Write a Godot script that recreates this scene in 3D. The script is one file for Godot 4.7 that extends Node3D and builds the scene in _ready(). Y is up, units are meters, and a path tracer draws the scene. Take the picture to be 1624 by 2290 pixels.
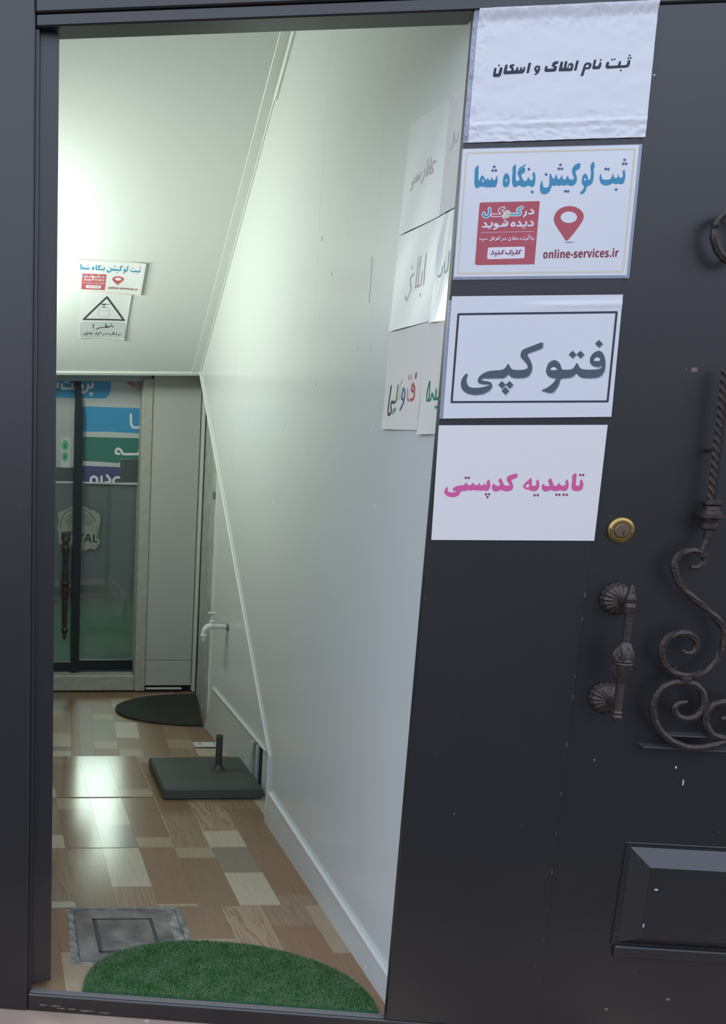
extends Node3D
# A dark steel street door with one leaf open on a narrow corridor under a stair; papers are taped to the closed part.
# World: the plane of the door is z = 0, the street is towards +z, y is up. The corridor runs at an angle to the door:
# u goes to the right across it, v into the depth, h up.
const TURN := 0.14455
var EU := Vector3(cos(TURN), 0, -sin(TURN))
var EV := Vector3(-sin(TURN), 0, -cos(TURN))
var rng := RandomNumberGenerator.new()
var M := {}
var used := {}
var layer := 0

const P1_C := [0.5838, 1.9561, 0.8772, 1.9588, 0.8803, 1.7405, 0.5836, 1.7378]
const P2_C := [0.5769, 1.7267, 0.8715, 1.7275, 0.8750, 1.5082, 0.5787, 1.5077]
const P3_C := [0.5783, 1.4738, 0.8726, 1.4750, 0.8761, 1.2585, 0.5803, 1.2532]
const P4_C := [0.5740, 1.2407, 0.8715, 1.2439, 0.8707, 1.0289, 0.5772, 1.0243]
const P1_WORDS := [[2542,922,2582,924,2582,982,2565,1032,2525,1045,2214,1051,2182,1024,2190,959,2206,938,2239,943,2230,998,2262,1006,2384,1002,2399,938,2434,937,2426,1003,2499,1003,2529,996], [2082,940,2114,941,2109,1014,2088,1050,1991,1053,1967,1030,1984,899,2024,894,2011,1001,2053,1000,2069,983], [1890,935,1936,946,1954,979,1941,1029,1916,1045,1856,1047,1833,1150,1786,1156,1811,1046,1833,962,1861,938], [1697,899,1739,895,1714,1057,1672,1060], [1577,942,1628,929,1658,959,1651,1047,1622,1064,1417,1060,1423,1009,1439,907,1481,904,1473,1011,1497,1009,1511,902,1552,901,1541,1006,1557,1014], [1403,895,1397,934,1356,947,1352,969,1389,978,1380,1044,1356,1061,1213,1064,1181,1044,1189,970,1230,964,1225,1011,1326,1011,1333,994,1294,967,1312,913,1341,898], [1064,950,1106,967,1109,1026,1086,1077,1044,1108,1020,1095,1051,1061,1028,1048,1009,1007,1023,964], [907,904,951,902,928,1068,886,1072], [838,956,863,979,856,1038,829,1070,518,1077,498,1051,520,921,563,916,553,1020,623,1020,629,992,588,961,603,922,674,913,670,945,641,956,670,979,668,1017,701,1016,716,966,747,966,742,1016,769,1015,780,969,810,967,807,1010,827,1004], [435,962,480,957,474,1038,459,1097,430,1113,351,1115,326,1091,341,966,380,960,374,1058,417,1055]]
const P1_DOTS := [[2563,831,2584,851,2567,869,2546,849], [2545,872,2566,892,2549,911,2528,891], [2583,873,2605,892,2587,911,2566,891], [2276,888,2297,908,2279,926,2258,906], [2318,884,2339,903,2322,922,2301,902], [2441,1067,2462,1087,2445,1105,2424,1085], [2094,886,2115,906,2098,924,2077,905], [415,907,437,927,418,945,397,925]]
const P1_HOLES := [[1869,975,1908,977,1901,1013,1856,1014], [1583,976,1616,972,1608,1016,1578,1018], [1049,987,1075,985,1070,1017,1046,1019]]
const P2_WORDS := [[2745,389,2769,472,2774,571,2752,637,2712,649,2661,632,2621,647,2577,617,2523,657,2432,663,2371,621,2344,545,2349,479,2363,450,2380,530,2415,567,2506,565,2545,541,2559,454,2589,534,2640,552,2645,466,2672,536,2715,537,2740,504,2714,446], [2225,245,2255,353,2233,369,2250,494,2240,610,2195,658,2158,658,2116,794,2026,795,2089,723,2109,663,2065,639,2052,564,2064,481,2106,444,2148,505,2158,561,2195,554,2199,459,2173,310], [2008,261,2008,372,1952,396,1930,428,1970,504,1970,595,1928,653,1864,658,1814,627,1767,656,1723,632,1684,658,1640,634,1600,656,1556,632,1546,712,1509,773,1436,793,1374,762,1357,674,1364,583,1395,555,1398,625,1429,676,1489,677,1514,636,1513,544,1499,494,1521,424,1551,512,1590,537,1615,443,1642,530,1687,541,1708,453,1735,541,1779,550,1809,467,1835,543,1896,556,1927,528,1888,461,1873,386,1900,312], [1242,391,1272,489,1270,606,1248,659,1202,658,1161,627,1113,659,1046,655,1001,620,961,656,902,652,875,572,872,380,863,313,923,261,931,431,938,552,974,559,1010,525,967,457,953,382,1060,317,1085,351,1084,410,1015,450,1055,526,1083,562,1127,554,1149,474,1175,545,1218,543,1235,505,1207,446], [1093,265,1087,298,979,359,961,345], [756,407,820,454,839,546,827,638,776,662,730,636,715,552,725,468], [606,437,630,525,619,626,581,662,546,641,514,664,478,639,446,662,409,633,376,641,333,631,301,664,258,655,232,584,231,449,218,331,285,254,290,383,295,518,318,543,329,468,369,439,408,503,438,538,457,476,478,535,505,536,524,469,550,537,579,527,597,499]]
const P2_DOTS := [[2733,213,2764,241,2739,269,2708,240], [2717,278,2747,307,2722,334,2691,305], [2764,279,2795,308,2770,335,2739,307], [2432,357,2463,386,2438,413,2407,385], [2477,363,2508,392,2483,419,2452,391], [2638,706,2669,735,2643,762,2613,734], [1670,270,1701,299,1675,326,1644,298], [1649,336,1680,365,1654,392,1623,363], [1699,337,1730,366,1704,393,1673,365], [1792,717,1823,746,1797,774,1766,745], [1836,718,1867,747,1841,775,1810,746], [1443,426,1474,455,1448,483,1417,454], [1143,333,1174,362,1148,389,1117,360], [1232,715,1263,745,1237,773,1206,743], [551,277,582,306,556,334,525,305], [529,340,560,369,534,397,502,368], [583,341,614,371,588,398,557,369]]
const P2_HOLES := [[2083,553,2105,529,2130,561,2101,573], [753,548,778,518,802,539,777,563], [357,544,375,513,399,545,379,565]]
const P2_BOX := [[350,919,381,907,1376,902,1374,1984,385,1986,351,1961], [552,1694,569,1682,1168,1677,1187,1692,1193,1867,1178,1879,574,1888,552,1873]]
const P2_WHITE := [[1243,1045,1281,1077,1290,1102,1266,1113,1210,1112], [1154,1075,1162,1110,1145,1142,1122,1159], [1260,1246,1294,1282,1291,1309,1269,1318,1213,1317], [1172,1251,1180,1301,1160,1316,1022,1317], [1052,1249,1091,1293,1080,1315], [951,1258,988,1291,973,1316,924,1318,921,1290,951,1258], [855,1253,852,1306,824,1314,789,1314,718,1320], [818,1277,821,1313], [780,1277,782,1314], [700,1311,676,1279,641,1278,632,1303,662,1319,693,1307,681,1346,630,1367], [586,1256,593,1304,570,1325,435,1326], [465,1257,504,1301,493,1325]]
const P2_WHITE_DOTS := [[810,1203,825,1217,812,1231,797,1217], [796,1224,811,1238,798,1252,783,1238], [828,1224,843,1239,830,1253,815,1238], [539,1340,554,1355,541,1369,526,1354], [570,1341,585,1355,572,1369,556,1355], [1120,1341,1135,1356,1122,1369,1107,1355], [1155,1340,1170,1354,1157,1368,1142,1354]]
const P2_OUTLINE := [[1082,1007,1020,1030,1005,1054,1060,1087,1059,1115,1028,1125,894,1123], [870,1098,833,1069,803,1097,831,1129,868,1108,857,1147,784,1160], [768,1011,710,1033,699,1054,756,1082,752,1120,718,1132,583,1130], [526,1017,538,1078,526,1127,493,1155,446,1146,426,1115,437,1092]]
const P2_RULE := [[407,1424,1320,1417]]
const P2_SMALL := [[1325,1523,1324,1559,1283,1556,1273,1494], [1242,1500,1243,1554,1105,1555,1096,1530], [1209,1528,1211,1553], [1070,1551,1047,1533,1034,1551,1009,1550], [1017,1515,986,1529,1013,1550,962,1552,956,1503], [926,1531,929,1563,905,1574,887,1548], [841,1519,853,1548,816,1551], [799,1533,796,1561,775,1575], [754,1504,714,1517,743,1546,701,1548,675,1536,695,1524,701,1549,667,1570], [655,1506,627,1516,652,1545,614,1547], [608,1498,612,1548,589,1570,565,1554], [530,1543,507,1526,496,1545,409,1546,399,1523]]
const P2_SMALL_DOTS := [[1308,1574,1318,1583,1310,1592,1300,1583], [1243,1471,1253,1481,1245,1490,1235,1480], [1224,1473,1234,1482,1226,1491,1216,1482], [1144,1505,1154,1515,1145,1524,1135,1514], [1166,1506,1176,1515,1168,1524,1158,1515], [1198,1569,1208,1578,1200,1587,1190,1578], [911,1511,921,1520,912,1530,902,1520], [449,1561,459,1571,451,1580,441,1570], [467,1562,477,1571,469,1580,459,1571]]
const P2_BUTTON := [[1127,1737,1079,1756,1117,1791,1054,1798,991,1800], [1052,1733,1054,1797], [988,1768,991,1800], [968,1739,930,1756,969,1795,874,1802,864,1773], [833,1740,792,1754,830,1794,685,1801], [746,1764,749,1799], [697,1771,699,1800], [638,1749,665,1792,614,1802]]
const P2_BUTTON_DOTS := [[967,1815,979,1826,969,1837,956,1826], [988,1815,1001,1826,990,1838,978,1826], [683,1820,695,1832,685,1843,673,1831], [704,1820,717,1832,706,1843,694,1832], [740,1735,753,1747,742,1758,730,1746]]
const P2_PIN := [[1885,1605,1789,1469,1710,1364,1656,1279,1636,1213,1647,1138,1693,1059,1777,1008,1887,993,1991,1011,2079,1062,2131,1128,2145,1184,2124,1259,2060,1370,1977,1491], [2030,1189,2018,1155,1992,1125,1953,1102,1906,1090,1858,1089,1813,1100,1778,1121,1756,1150,1750,1184,1762,1218,1789,1248,1828,1270,1874,1283,1923,1284,1968,1273,2003,1251,2024,1222], [1830,1618,1912,1598,2062,1610,1952,1627]]
const P2_URL := [[1511,1890,2783,1877], [1709,1737,1713,1889]]
const P3_WORDS := [[2588,998,2642,985,2701,1028,2743,1125,2762,1250,2754,1356,2710,1439,2630,1473,2529,1480,2395,1474,2322,1443,2274,1384,2238,1434,2176,1468,2028,1478,2002,1503,1997,1561,1970,1638,1900,1739,1807,1734,1683,1690,1754,1665,1843,1608,1903,1541,1938,1477,1868,1469,1791,1437,1749,1374,1748,1297,1772,1211,1824,1159,1888,1144,1956,1184,1994,1251,2015,1323,2108,1324,2196,1317,2233,1273,2269,1191,2310,1265,2348,1313,2460,1328,2608,1326,2695,1307,2712,1254,2641,1284,2537,1257,2491,1199,2487,1112,2527,1036], [1646,819,1660,892,1638,940,1384,1033,1454,1140,1496,1236,1499,1343,1454,1429,1372,1463,1203,1465,1141,1441,1094,1390,1050,1440,1015,1463,750,1464,651,1459,623,1484,659,1506,774,1522,817,1552,828,1612,786,1688,677,1747,526,1761,391,1732,300,1663,266,1562,285,1455,354,1365,380,1388,358,1475,378,1563,430,1622,536,1636,668,1624,769,1592,800,1573,663,1568,586,1551,562,1507,578,1439,648,1372,759,1329,965,1317,1029,1289,1078,1191,1118,1271,1163,1314,1323,1321,1406,1303,1431,1270,1398,1206,1274,1080,1294,961]]
const P3_DOTS := [[2612,796,2685,865,2625,933,2552,864], [2177,982,2249,1052,2188,1121,2116,1051], [2312,984,2384,1054,2324,1122,2251,1052], [994,1513,1067,1584,1005,1653,931,1582], [1126,1515,1199,1585,1137,1655,1064,1584], [1061,1623,1135,1693,1072,1763,999,1692]]
const P3_HOLES := [[2555,1148,2597,1104,2649,1120,2671,1166,2613,1175,2561,1169], [1818,1311,1852,1275,1903,1279,1944,1324,1876,1331,1823,1325]]
const P3_BORDER := [[136,316,2871,309,2859,1904,131,1887]]
const P4_WORDS := [[2613,993,2641,1061,2651,1114,2642,1184,2595,1222,2504,1222,2457,1193,2442,1131,2447,1018,2430,931,2506,871,2513,965,2512,1088,2527,1119,2560,1126,2591,1105,2578,1044], [2357,994,2389,1079,2394,1158,2358,1217,2297,1223,2250,1197,2206,1225,2114,1214,2079,1197,2033,1232,1966,1229,1925,1185,1915,1115,1940,1076,1963,1115,1998,1131,2061,1127,2049,1088,2010,1027,2064,971,2099,1045,2130,1123,2185,1127,2215,1058,2249,1114,2288,1127,2328,1114,2342,1088,2321,1044], [1839,994,1872,1080,1874,1159,1837,1219,1758,1229,1696,1198,1646,1194,1589,1159,1585,1115,1626,1059,1672,1019,1715,963,1738,1045,1734,1115,1765,1127,1811,1120,1825,1089,1804,1045], [1472,884,1468,975,1403,997,1361,1028,1394,1081,1416,1142,1399,1202,1339,1230,1255,1225,1194,1195,1154,1225,1088,1238,1039,1199,1029,1125,1050,1078,1090,1116,1138,1132,1176,1116,1164,1072,1126,1028,1179,972,1217,1055,1249,1116,1314,1126,1350,1112,1314,1063,1276,1011,1295,937], [968,999,998,1081,1001,1160,968,1217,910,1226,875,1201,834,1226,790,1201,750,1223,705,1196,657,1223,596,1202,555,1227,471,1227,468,1267,427,1324,335,1346,240,1325,181,1268,177,1206,227,1132,239,1188,231,1224,277,1252,354,1252,408,1230,343,1225,320,1188,363,1140,455,1119,522,1116,553,1073,572,1061,593,1115,649,1115,687,1061,720,1115,775,1115,796,1061,821,1115,868,1120,885,1069,905,1115,933,1110,925,1046]]
const P4_DOTS := [[2573,894,2602,922,2578,950,2549,922], [2625,894,2654,922,2631,950,2602,922], [2190,1263,2220,1291,2196,1320,2166,1292], [2245,1263,2274,1291,2250,1319,2221,1291], [2318,1263,2347,1291,2324,1319,2294,1291], [2374,1263,2404,1291,2380,1319,2351,1291], [1803,1271,1832,1299,1808,1328,1779,1300], [1860,1271,1889,1299,1865,1328,1836,1299], [547,948,576,976,551,1005,522,976], [599,948,628,976,603,1005,574,976], [933,1256,962,1284,937,1312,908,1284], [988,1256,1018,1284,993,1312,964,1284], [962,1310,992,1339,967,1367,938,1339]]
const P4_HOLES := [[1624,1135,1662,1089,1692,1098,1687,1152,1651,1159]]
const S1_C := [0.0357, 0.5766, 0.2892, 0.5641, 0.2891, 0.4147, 0.0383, 0.4262]
const S2_C := [0.0721, 0.4254, 0.2570, 0.4143, 0.2562, 0.1865, 0.0763, 0.1927]
const S2_TRI := [[935,185,1691,1284,157,1339]]
const S2_LAMP := [[786,555,923,539], [923,539,1080,529], [861,568,864,691], [753,698,980,701]]
const S2_CIRCLE := [[1115,924,1096,844,1056,774,1000,719,934,687,863,679,794,696,735,736,690,796,664,871,660,952,678,1032,717,1103,773,1158,841,1192,913,1201,983,1184,1043,1142,1087,1081,1112,1006,1115,924], [683,858,1075,844]]
const S2_BOX := [[68,1564,120,1498,1698,1418,1773,1486,1810,2130,1765,2194,142,2224,84,2156]]
const S2_DANGER := [[1333,1665,1239,1598,1172,1687,1040,1712,810,1731,767,1785,674,1824], [1021,1526,1039,1706], [1144,1701,1089,1626,1038,1694], [547,1577,551,1693], [553,1744,553,1762], [1232,1528,1244,1535]]
const S2_LINE := [[1696,2037,1613,1993,1581,2048,1596,2095,1549,2116], [1481,1946,1493,2052], [1445,2059,1361,2005,1338,2064,1202,2071,1187,2013], [1362,1926,1375,2044], [1127,2003,1095,2065,996,2054,974,2124], [896,2027,815,1991,783,2072,760,2133], [698,1984,734,2066,632,2079], [534,2005,530,2076,472,2078,455,1982], [419,2023,404,2081,182,2107], [352,2039,352,2084], [229,2006,279,2095]]
const S2_DOTS := [[1387,1922,1407,1945,1392,1969,1372,1946], [1283,2096,1303,2119,1288,2144,1268,2121], [858,1932,877,1954,862,1979,843,1956], [504,2116,524,2139,508,2163,489,2140], [365,1955,384,1978,369,2002,350,1980], [319,1958,338,1980,322,2004,303,1982], [339,1915,358,1938,343,1962,323,1939], [297,2136,317,2159,301,2183,282,2160], [332,2134,352,2157,336,2182,317,2159]]
const BAN_C := [0.0227, 1.3778, 0.4038, 1.3744, 0.4035, 0.9237, 0.0284, 0.9292]
const BAN_BLUE := [[-78,1,2331,-17,2359,98,2376,304,2353,484,2291,640,2175,771,2044,812,-78,793], [1261,1153,3843,1198,3876,2283,2226,2226,1272,2242,1178,2204,1133,2113,1117,1306,1156,1201]]
const BAN_GREEN := [[1221,2465,3882,2487,3910,3394,2837,3399,2800,3584,1767,3523,1191,3519,1129,3481,1109,3402,1102,2585,1141,2506]]
const BAN_PURPLE := [[1179,3718,2831,3756,2855,4459,1078,4464,1073,3826,1112,3759]]
const BAN_HOLE := [[2832,3420,3770,3396,3779,4411,2846,4428], [0,3805,1126,3785,1091,4424,0,4416]]
const BAN_TEXT := [[1577,174,1592,328,1357,358], [1382,229,1358,422,1255,540,1072,555], [1134,232,1144,400,235,401,261,220], [704,200,718,380], [78,184,52,352], [3257,1480,3275,1896,3364,2025,3775,2018], [3683,2963,3635,3174,2939,3186,2855,3003,2720,2939,2615,3033,2644,3164,2778,3175], [3635,3174,3756,3172], [1833,4411,1817,4238,1668,4174,1534,4269,1563,4415,1510,4456], [2018,4181,2022,4421], [2260,4124,2425,4334,2373,4428,2184,4439], [2801,4207,2666,4197,2546,4305,2562,4438]]
const BAN_TEXT_DOTS := [[416,76,474,132,417,189,359,133], [534,74,591,130,534,187,477,132], [1464,531,1522,587,1465,645,1407,589], [1569,530,1627,586,1570,643,1512,587], [1517,608,1576,664,1519,722,1460,666]]
const BAN_RULE := [[13,4464,700,4457], [1118,4458,3781,4483]]
const BAN_MAP := [[2998,12,3285,20,3393,134,3422,249,3266,290,3080,165]]
const BAN_CARD := [[226,2652,371,2479,663,2527,630,3820,214,3814]]
const BAN_CARD_DOTS := [[559,2844,542,2741,497,2660,433,2615,362,2617,298,2664,254,2748,239,2851,256,2954,301,3035,366,3079,437,3076,501,3028,544,2944], [534,3332,519,3240,478,3168,419,3128,353,3129,295,3172,254,3246,240,3339,256,3430,297,3503,357,3542,422,3540,481,3496,521,3421]]
const BAN_CARD_CORES := [[447,2872,438,2820,416,2787,388,2783,364,2811,352,2861,356,2914,376,2954,404,2965,430,2944,445,2898], [435,3334,427,3289,404,3260,376,3258,352,3282,340,3324,344,3370,364,3404,392,3413,418,3395,433,3356]]
const BDG_C := [0.0324, 0.8299, 0.2318, 0.8303, 0.2320, 0.6248, 0.0371, 0.6246]
const BDG_SHAPE := [[903,0,1273,62,1481,208,1645,187,1709,291,1896,375,1935,667,1868,1085,1854,1463,1941,1590,1922,1716,1818,1800,1800,1927,1673,1978,1545,1927,1250,2012,953,2045,657,1990,488,1885,446,1674,235,1674,129,1800,88,1716,51,1169,32,960,97,625,29,375,121,270,286,250,492,125,698,21]]
const BDG_RINGS := [[177,1044,149,834,201,646], [209,604,347,375,554,208,862,133,1192,187,1441,333,1609,521,1728,709], [1803,918,1828,1169,1770,1463]]
const BDG_ART := [[407,792,346,625,471,458,698,333,1028,291,1317,354,1527,542,1634,792,1490,918,1240,939,1031,834,740,918,490,939]]
const BDG_BAND := [[176,1169,615,1148,1033,1169,1075,1232,1034,1274,573,1253,489,1442,174,1506]]
const BDG_WORD := [[215,1590,1816,1653], [908,1253,909,1590]]
const SCROLLS := [[1.034,0.986,1.046,0.984,1.056,0.992,1.058,1.002,1.051,1.012,1.035,1.018,1.021,1.015,1.010,1.006,1.005,0.993,1.008,0.977,1.015,0.959,1.030,0.941,1.049,0.925,1.069,0.910,1.088,0.894,1.103,0.876,1.110,0.856,1.110,0.835,1.102,0.811,1.088,0.792,1.070,0.780,1.049,0.778,1.027,0.785,1.010,0.801,1.002,0.820,1.003,0.838,1.013,0.854,1.029,0.862,1.046,0.861,1.060,0.850,1.064,0.836,1.059,0.824,1.047,0.822,1.037,0.829], [1.137,0.654,1.119,0.646,1.094,0.639,1.068,0.639,1.041,0.650,1.019,0.668,1.005,0.691,0.999,0.718,1.003,0.739,1.013,0.756,1.030,0.765,1.050,0.768,1.070,0.763,1.084,0.750,1.090,0.731,1.087,0.712,1.076,0.698,1.059,0.694,1.045,0.700,1.037,0.714,1.043,0.725,1.060,0.728], [1.156,0.719,1.140,0.731,1.123,0.731,1.105,0.724,1.095,0.707,1.098,0.684,1.112,0.665,1.134,0.659,1.159,0.662,1.172,0.680,1.168,0.696,1.154,0.703,1.140,0.700,1.123,0.697]]
const SCROLL_RING := [[1.002,1.584,1.007,1.598,1.015,1.606,1.029,1.609,1.043,1.605,1.054,1.591,1.059,1.573,1.058,1.551,1.048,1.533,1.037,1.528,1.025,1.533,1.012,1.549,1.004,1.568,1.002,1.584]]
# neck/bar


# ---------------------------------------------------------------- mesh building
class MB:
	var v := PackedVector3Array()
	var n := PackedVector3Array()
	var t := PackedVector2Array()
	func tri(a: Vector3, b: Vector3, c: Vector3, na: Vector3, nb: Vector3, nc: Vector3, ua := Vector2.ZERO, ub := Vector2.ZERO, uc := Vector2.ZERO) -> void:
		var g := (b - a).cross(c - a)
		if g.length_squared() < 1e-18:
			return
		if g.dot(na + nb + nc) > 0.0:
			v.append(a); v.append(c); v.append(b)
			n.append(na); n.append(nc); n.append(nb)
			t.append(ua); t.append(uc); t.append(ub)
		else:
			v.append(a); v.append(b); v.append(c)
			n.append(na); n.append(nb); n.append(nc)
			t.append(ua); t.append(ub); t.append(uc)
	func flat(a: Vector3, b: Vector3, c: Vector3, hint: Vector3, ua := Vector2.ZERO, ub := Vector2.ZERO, uc := Vector2.ZERO) -> void:
		var g := (b - a).cross(c - a).normalized()
		if g.dot(hint) < 0.0:
			g = -g
		tri(a, b, c, g, g, g, ua, ub, uc)
	func quad(a: Vector3, b: Vector3, c: Vector3, d: Vector3, hint: Vector3) -> void:
		flat(a, b, c, hint)
		flat(a, c, d, hint)
	func box(lo: Vector3, hi: Vector3, ch := 0.0, f := Transform3D()) -> void:
		# a box with chamfered edges, in the frame f
		var c := (lo + hi) / 2.0
		var s := (hi - lo) / 2.0
		ch = minf(ch, minf(s.x, minf(s.y, s.z)) * 0.9)
		for ax in 3:
			for sg in [-1.0, 1.0]:
				var b1 := (ax + 1) % 3
				var b2 := (ax + 2) % 3
				var q := []
				for k in [[-1, -1], [1, -1], [1, 1], [-1, 1]]:
					var p := Vector3.ZERO
					p[ax] = sg * s[ax]
					p[b1] = k[0] * (s[b1] - ch)
					p[b2] = k[1] * (s[b2] - ch)
					q.append(f * (c + p))
				var h := Vector3.ZERO
				h[ax] = sg
				quad(q[0], q[1], q[2], q[3], f.basis * h)
		if ch <= 0.0:
			return
		for ax in 3:
			var b1 := (ax + 1) % 3
			var b2 := (ax + 2) % 3
			for s1 in [-1.0, 1.0]:
				for s2 in [-1.0, 1.0]:
					var q := []
					for k in [[-1, 0], [1, 0], [1, 1], [-1, 1]]:
						var p := Vector3.ZERO
						p[ax] = k[0] * (s[ax] - ch)
						p[b1] = s1 * (s[b1] - (ch if k[1] else 0.0))
						p[b2] = s2 * (s[b2] - (0.0 if k[1] else ch))
						q.append(f * (c + p))
					var h := Vector3.ZERO
					h[b1] = s1
					h[b2] = s2
					quad(q[0], q[1], q[2], q[3], f.basis * h)
		for sx in [-1.0, 1.0]:
			for sy in [-1.0, 1.0]:
				for sz in [-1.0, 1.0]:
					var k := Vector3(sx, sy, sz)
					flat(f * (c + k * (s - Vector3(0, ch, ch))), f * (c + k * (s - Vector3(ch, 0, ch))), f * (c + k * (s - Vector3(ch, ch, 0))), f.basis * k)
	func prism(poly: PackedVector2Array, f: Transform3D, z0: float, z1: float, uvk := Vector4(1, 1, 0, 0), front := true) -> void:
		# a polygon in the frame's xy, from depth z0 to z1
		var idx := Geometry2D.triangulate_polygon(Transform2D(0.0, Vector2(1000, 1000), 0.0, Vector2.ZERO) * poly)
		if idx.is_empty():
			printerr("polygon fails ", poly.size(), " ", poly[0])
		for z in [z0, z1]:
			for i in range(0, idx.size(), 3):
				var p := []
				var w := []
				for k in 3:
					var q := poly[idx[i + k]]
					p.append(f * Vector3(q.x, q.y, z))
					w.append(Vector2(q.x * uvk.x + uvk.z, q.y * uvk.y + uvk.w))
				flat(p[0], p[1], p[2], f.basis.z * (1.0 if z == maxf(z0, z1) else -1.0), w[0], w[1], w[2])
		var cw := Geometry2D.is_polygon_clockwise(poly)
		for i in poly.size():
			var a := poly[i]
			var b := poly[(i + 1) % poly.size()]
			var e := (b - a).orthogonal()
			if cw:
				e = -e
			e = -e
			quad(f * Vector3(a.x, a.y, z0), f * Vector3(b.x, b.y, z0), f * Vector3(b.x, b.y, z1), f * Vector3(a.x, a.y, z1), f.basis * Vector3(-e.x, -e.y, 0))
	func lathe(prof: Array, f: Transform3D, seg := 20, a0 := 0.0, a1 := TAU) -> void:
		# prof: [radius, height along the frame's y]
		for i in prof.size() - 1:
			var p0: Vector2 = Vector2(prof[i][0], prof[i][1])
			var p1: Vector2 = Vector2(prof[i + 1][0], prof[i + 1][1])
			var d := (p1 - p0)
			if d.length() < 1e-7:
				continue
			var nn := Vector2(d.y, -d.x).normalized()
			for k in seg:
				var x0 := a0 + (a1 - a0) * k / seg
				var x1 := a0 + (a1 - a0) * (k + 1) / seg
				var c0 := Vector3(cos(x0), 0, sin(x0))
				var c1 := Vector3(cos(x1), 0, sin(x1))
				var up := Vector3.UP
				var n0 := f.basis * (c0 * nn.x + up * nn.y)
				var n1 := f.basis * (c1 * nn.x + up * nn.y)
				var a := f * (c0 * p0.x + up * p0.y)
				var b := f * (c1 * p0.x + up * p0.y)
				var c := f * (c1 * p1.x + up * p1.y)
				var e := f * (c0 * p1.x + up * p1.y)
				tri(a, b, c, n0, n1, n1)
				tri(a, c, e, n0, n1, n0)
	func sweep(path: PackedVector3Array, radii: Array, sides: int, upv: Vector3, twist := 0.0, smooth := true, rough := 0.0, sd := 1) -> void:
		# a bar along a path; radii: one value or one per point; twist in radians per metre
		var r := RandomNumberGenerator.new()
		r.seed = sd
		var rings := []
		var dist := 0.0
		for i in path.size():
			var d := (path[mini(i + 1, path.size() - 1)] - path[maxi(i - 1, 0)]).normalized()
			var s := d.cross(upv).normalized()
			if s.length() < 0.5:
				s = d.cross(Vector3(0.3, 0.5, 0.8)).normalized()
			var w := s.cross(d).normalized()
			if i > 0:
				dist += path[i].distance_to(path[i - 1])
			var ring := []
			for k in sides:
				var a := TAU * (k + 0.5) / sides + dist * twist
				var rad: float = radii[mini(i, radii.size() - 1)] * (1.0 + rough * r.randf_range(-1, 1))
				ring.append([path[i] + (s * cos(a) + w * sin(a)) * rad, s * cos(a) + w * sin(a)])
			rings.append(ring)
		for i in path.size() - 1:
			for k in sides:
				var q := (k + 1) % sides
				var a = rings[i][k]
				var b = rings[i][q]
				var c = rings[i + 1][q]
				var e = rings[i + 1][k]
				if smooth:
					tri(a[0], b[0], c[0], a[1], b[1], c[1])
					tri(a[0], c[0], e[0], a[1], c[1], e[1])
				else:
					flat(a[0], b[0], c[0], a[1] + b[1])
					flat(a[0], c[0], e[0], a[1] + b[1])
		for e in [0, path.size() - 1]:
			var ctr := path[e]
			var h := (path[0] - path[1]) if e == 0 else (path[e] - path[e - 1])
			for k in sides:
				flat(ctr, rings[e][k][0], rings[e][(k + 1) % sides][0], h)
	func mesh(base: Vector3) -> ArrayMesh:
		var vv := PackedVector3Array()
		vv.resize(v.size())
		for i in v.size():
			vv[i] = v[i] - base
		var arr := []
		arr.resize(Mesh.ARRAY_MAX)
		arr[Mesh.ARRAY_VERTEX] = vv
		arr[Mesh.ARRAY_NORMAL] = n
		arr[Mesh.ARRAY_TEX_UV] = t
		var m := ArrayMesh.new()
		m.add_surface_from_arrays(Mesh.PRIMITIVE_TRIANGLES, arr)
		return m

# ---------------------------------------------------------------- naming and placing
func P(u: float, v: float, h: float) -> Vector3:
	return EU * u + EV * v + Vector3.UP * h

func corr(u := 0.0, v := 0.0, h := 0.0) -> Transform3D:      # x = u, y = h, z = towards the door
	return Transform3D(Basis(EU, Vector3.UP, -EV), P(u, v, h))

func numbered(called: String, under: Node) -> String:
	var key := str(under.get_instance_id()) + called
	var k: int = used.get(key, 0)
	used[key] = k + 1
	return called if k == 0 else "%s_%03d" % [called, k]

func thing(called: String, label: String, category: String, base: Vector3, group := "", kind := "") -> Node3D:
	var o := Node3D.new()
	o.name = numbered(called, self)
	add_child(o, true)
	o.position = base
	if kind:
		o.set_meta("kind", kind)
	else:
		o.set_meta("category", category)
	if label:
		o.set_meta("label", label)
	if group:
		o.set_meta("group", group)
	return o

func root_base(o: Node3D) -> Vector3:
	var b := Vector3.ZERO
	var k := o
	while k != self and k is Node3D:
		b += k.position
		k = k.get_parent()
	return b

func part(called: String, mb: MB, mat: Material, under: Node3D, label := "") -> MeshInstance3D:
	var o := MeshInstance3D.new()
	o.name = numbered(called, under)
	under.add_child(o, true)
	o.mesh = mb.mesh(root_base(under))
	o.material_override = mat
	if label:
		o.set_meta("label", label)
	return o

func struct(called: String, mb: MB, mat: Material) -> MeshInstance3D:
	var o := part(called, mb, mat, self)
	o.set_meta("kind", "structure")
	o.set_meta("label", called.replace("_", " "))
	return o

func each(called: String, shapes_of: Callable, lists: Array, m: Material, under: Node3D) -> void:
	# one part per piece of print
	for l in lists:
		part(called, shapes_of.call([l]), m, under)

func tag(o: Node3D, label: String) -> Node3D:
	o.set_meta("label", label)
	return o

# ---------------------------------------------------------------- materials
func mat(c: Color, rough: float, metal := 0.0, spec := 0.5) -> StandardMaterial3D:
	var m := StandardMaterial3D.new()
	m.albedo_color = c
	m.roughness = rough
	m.metallic = metal
	m.metallic_specular = spec
	return m

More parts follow.
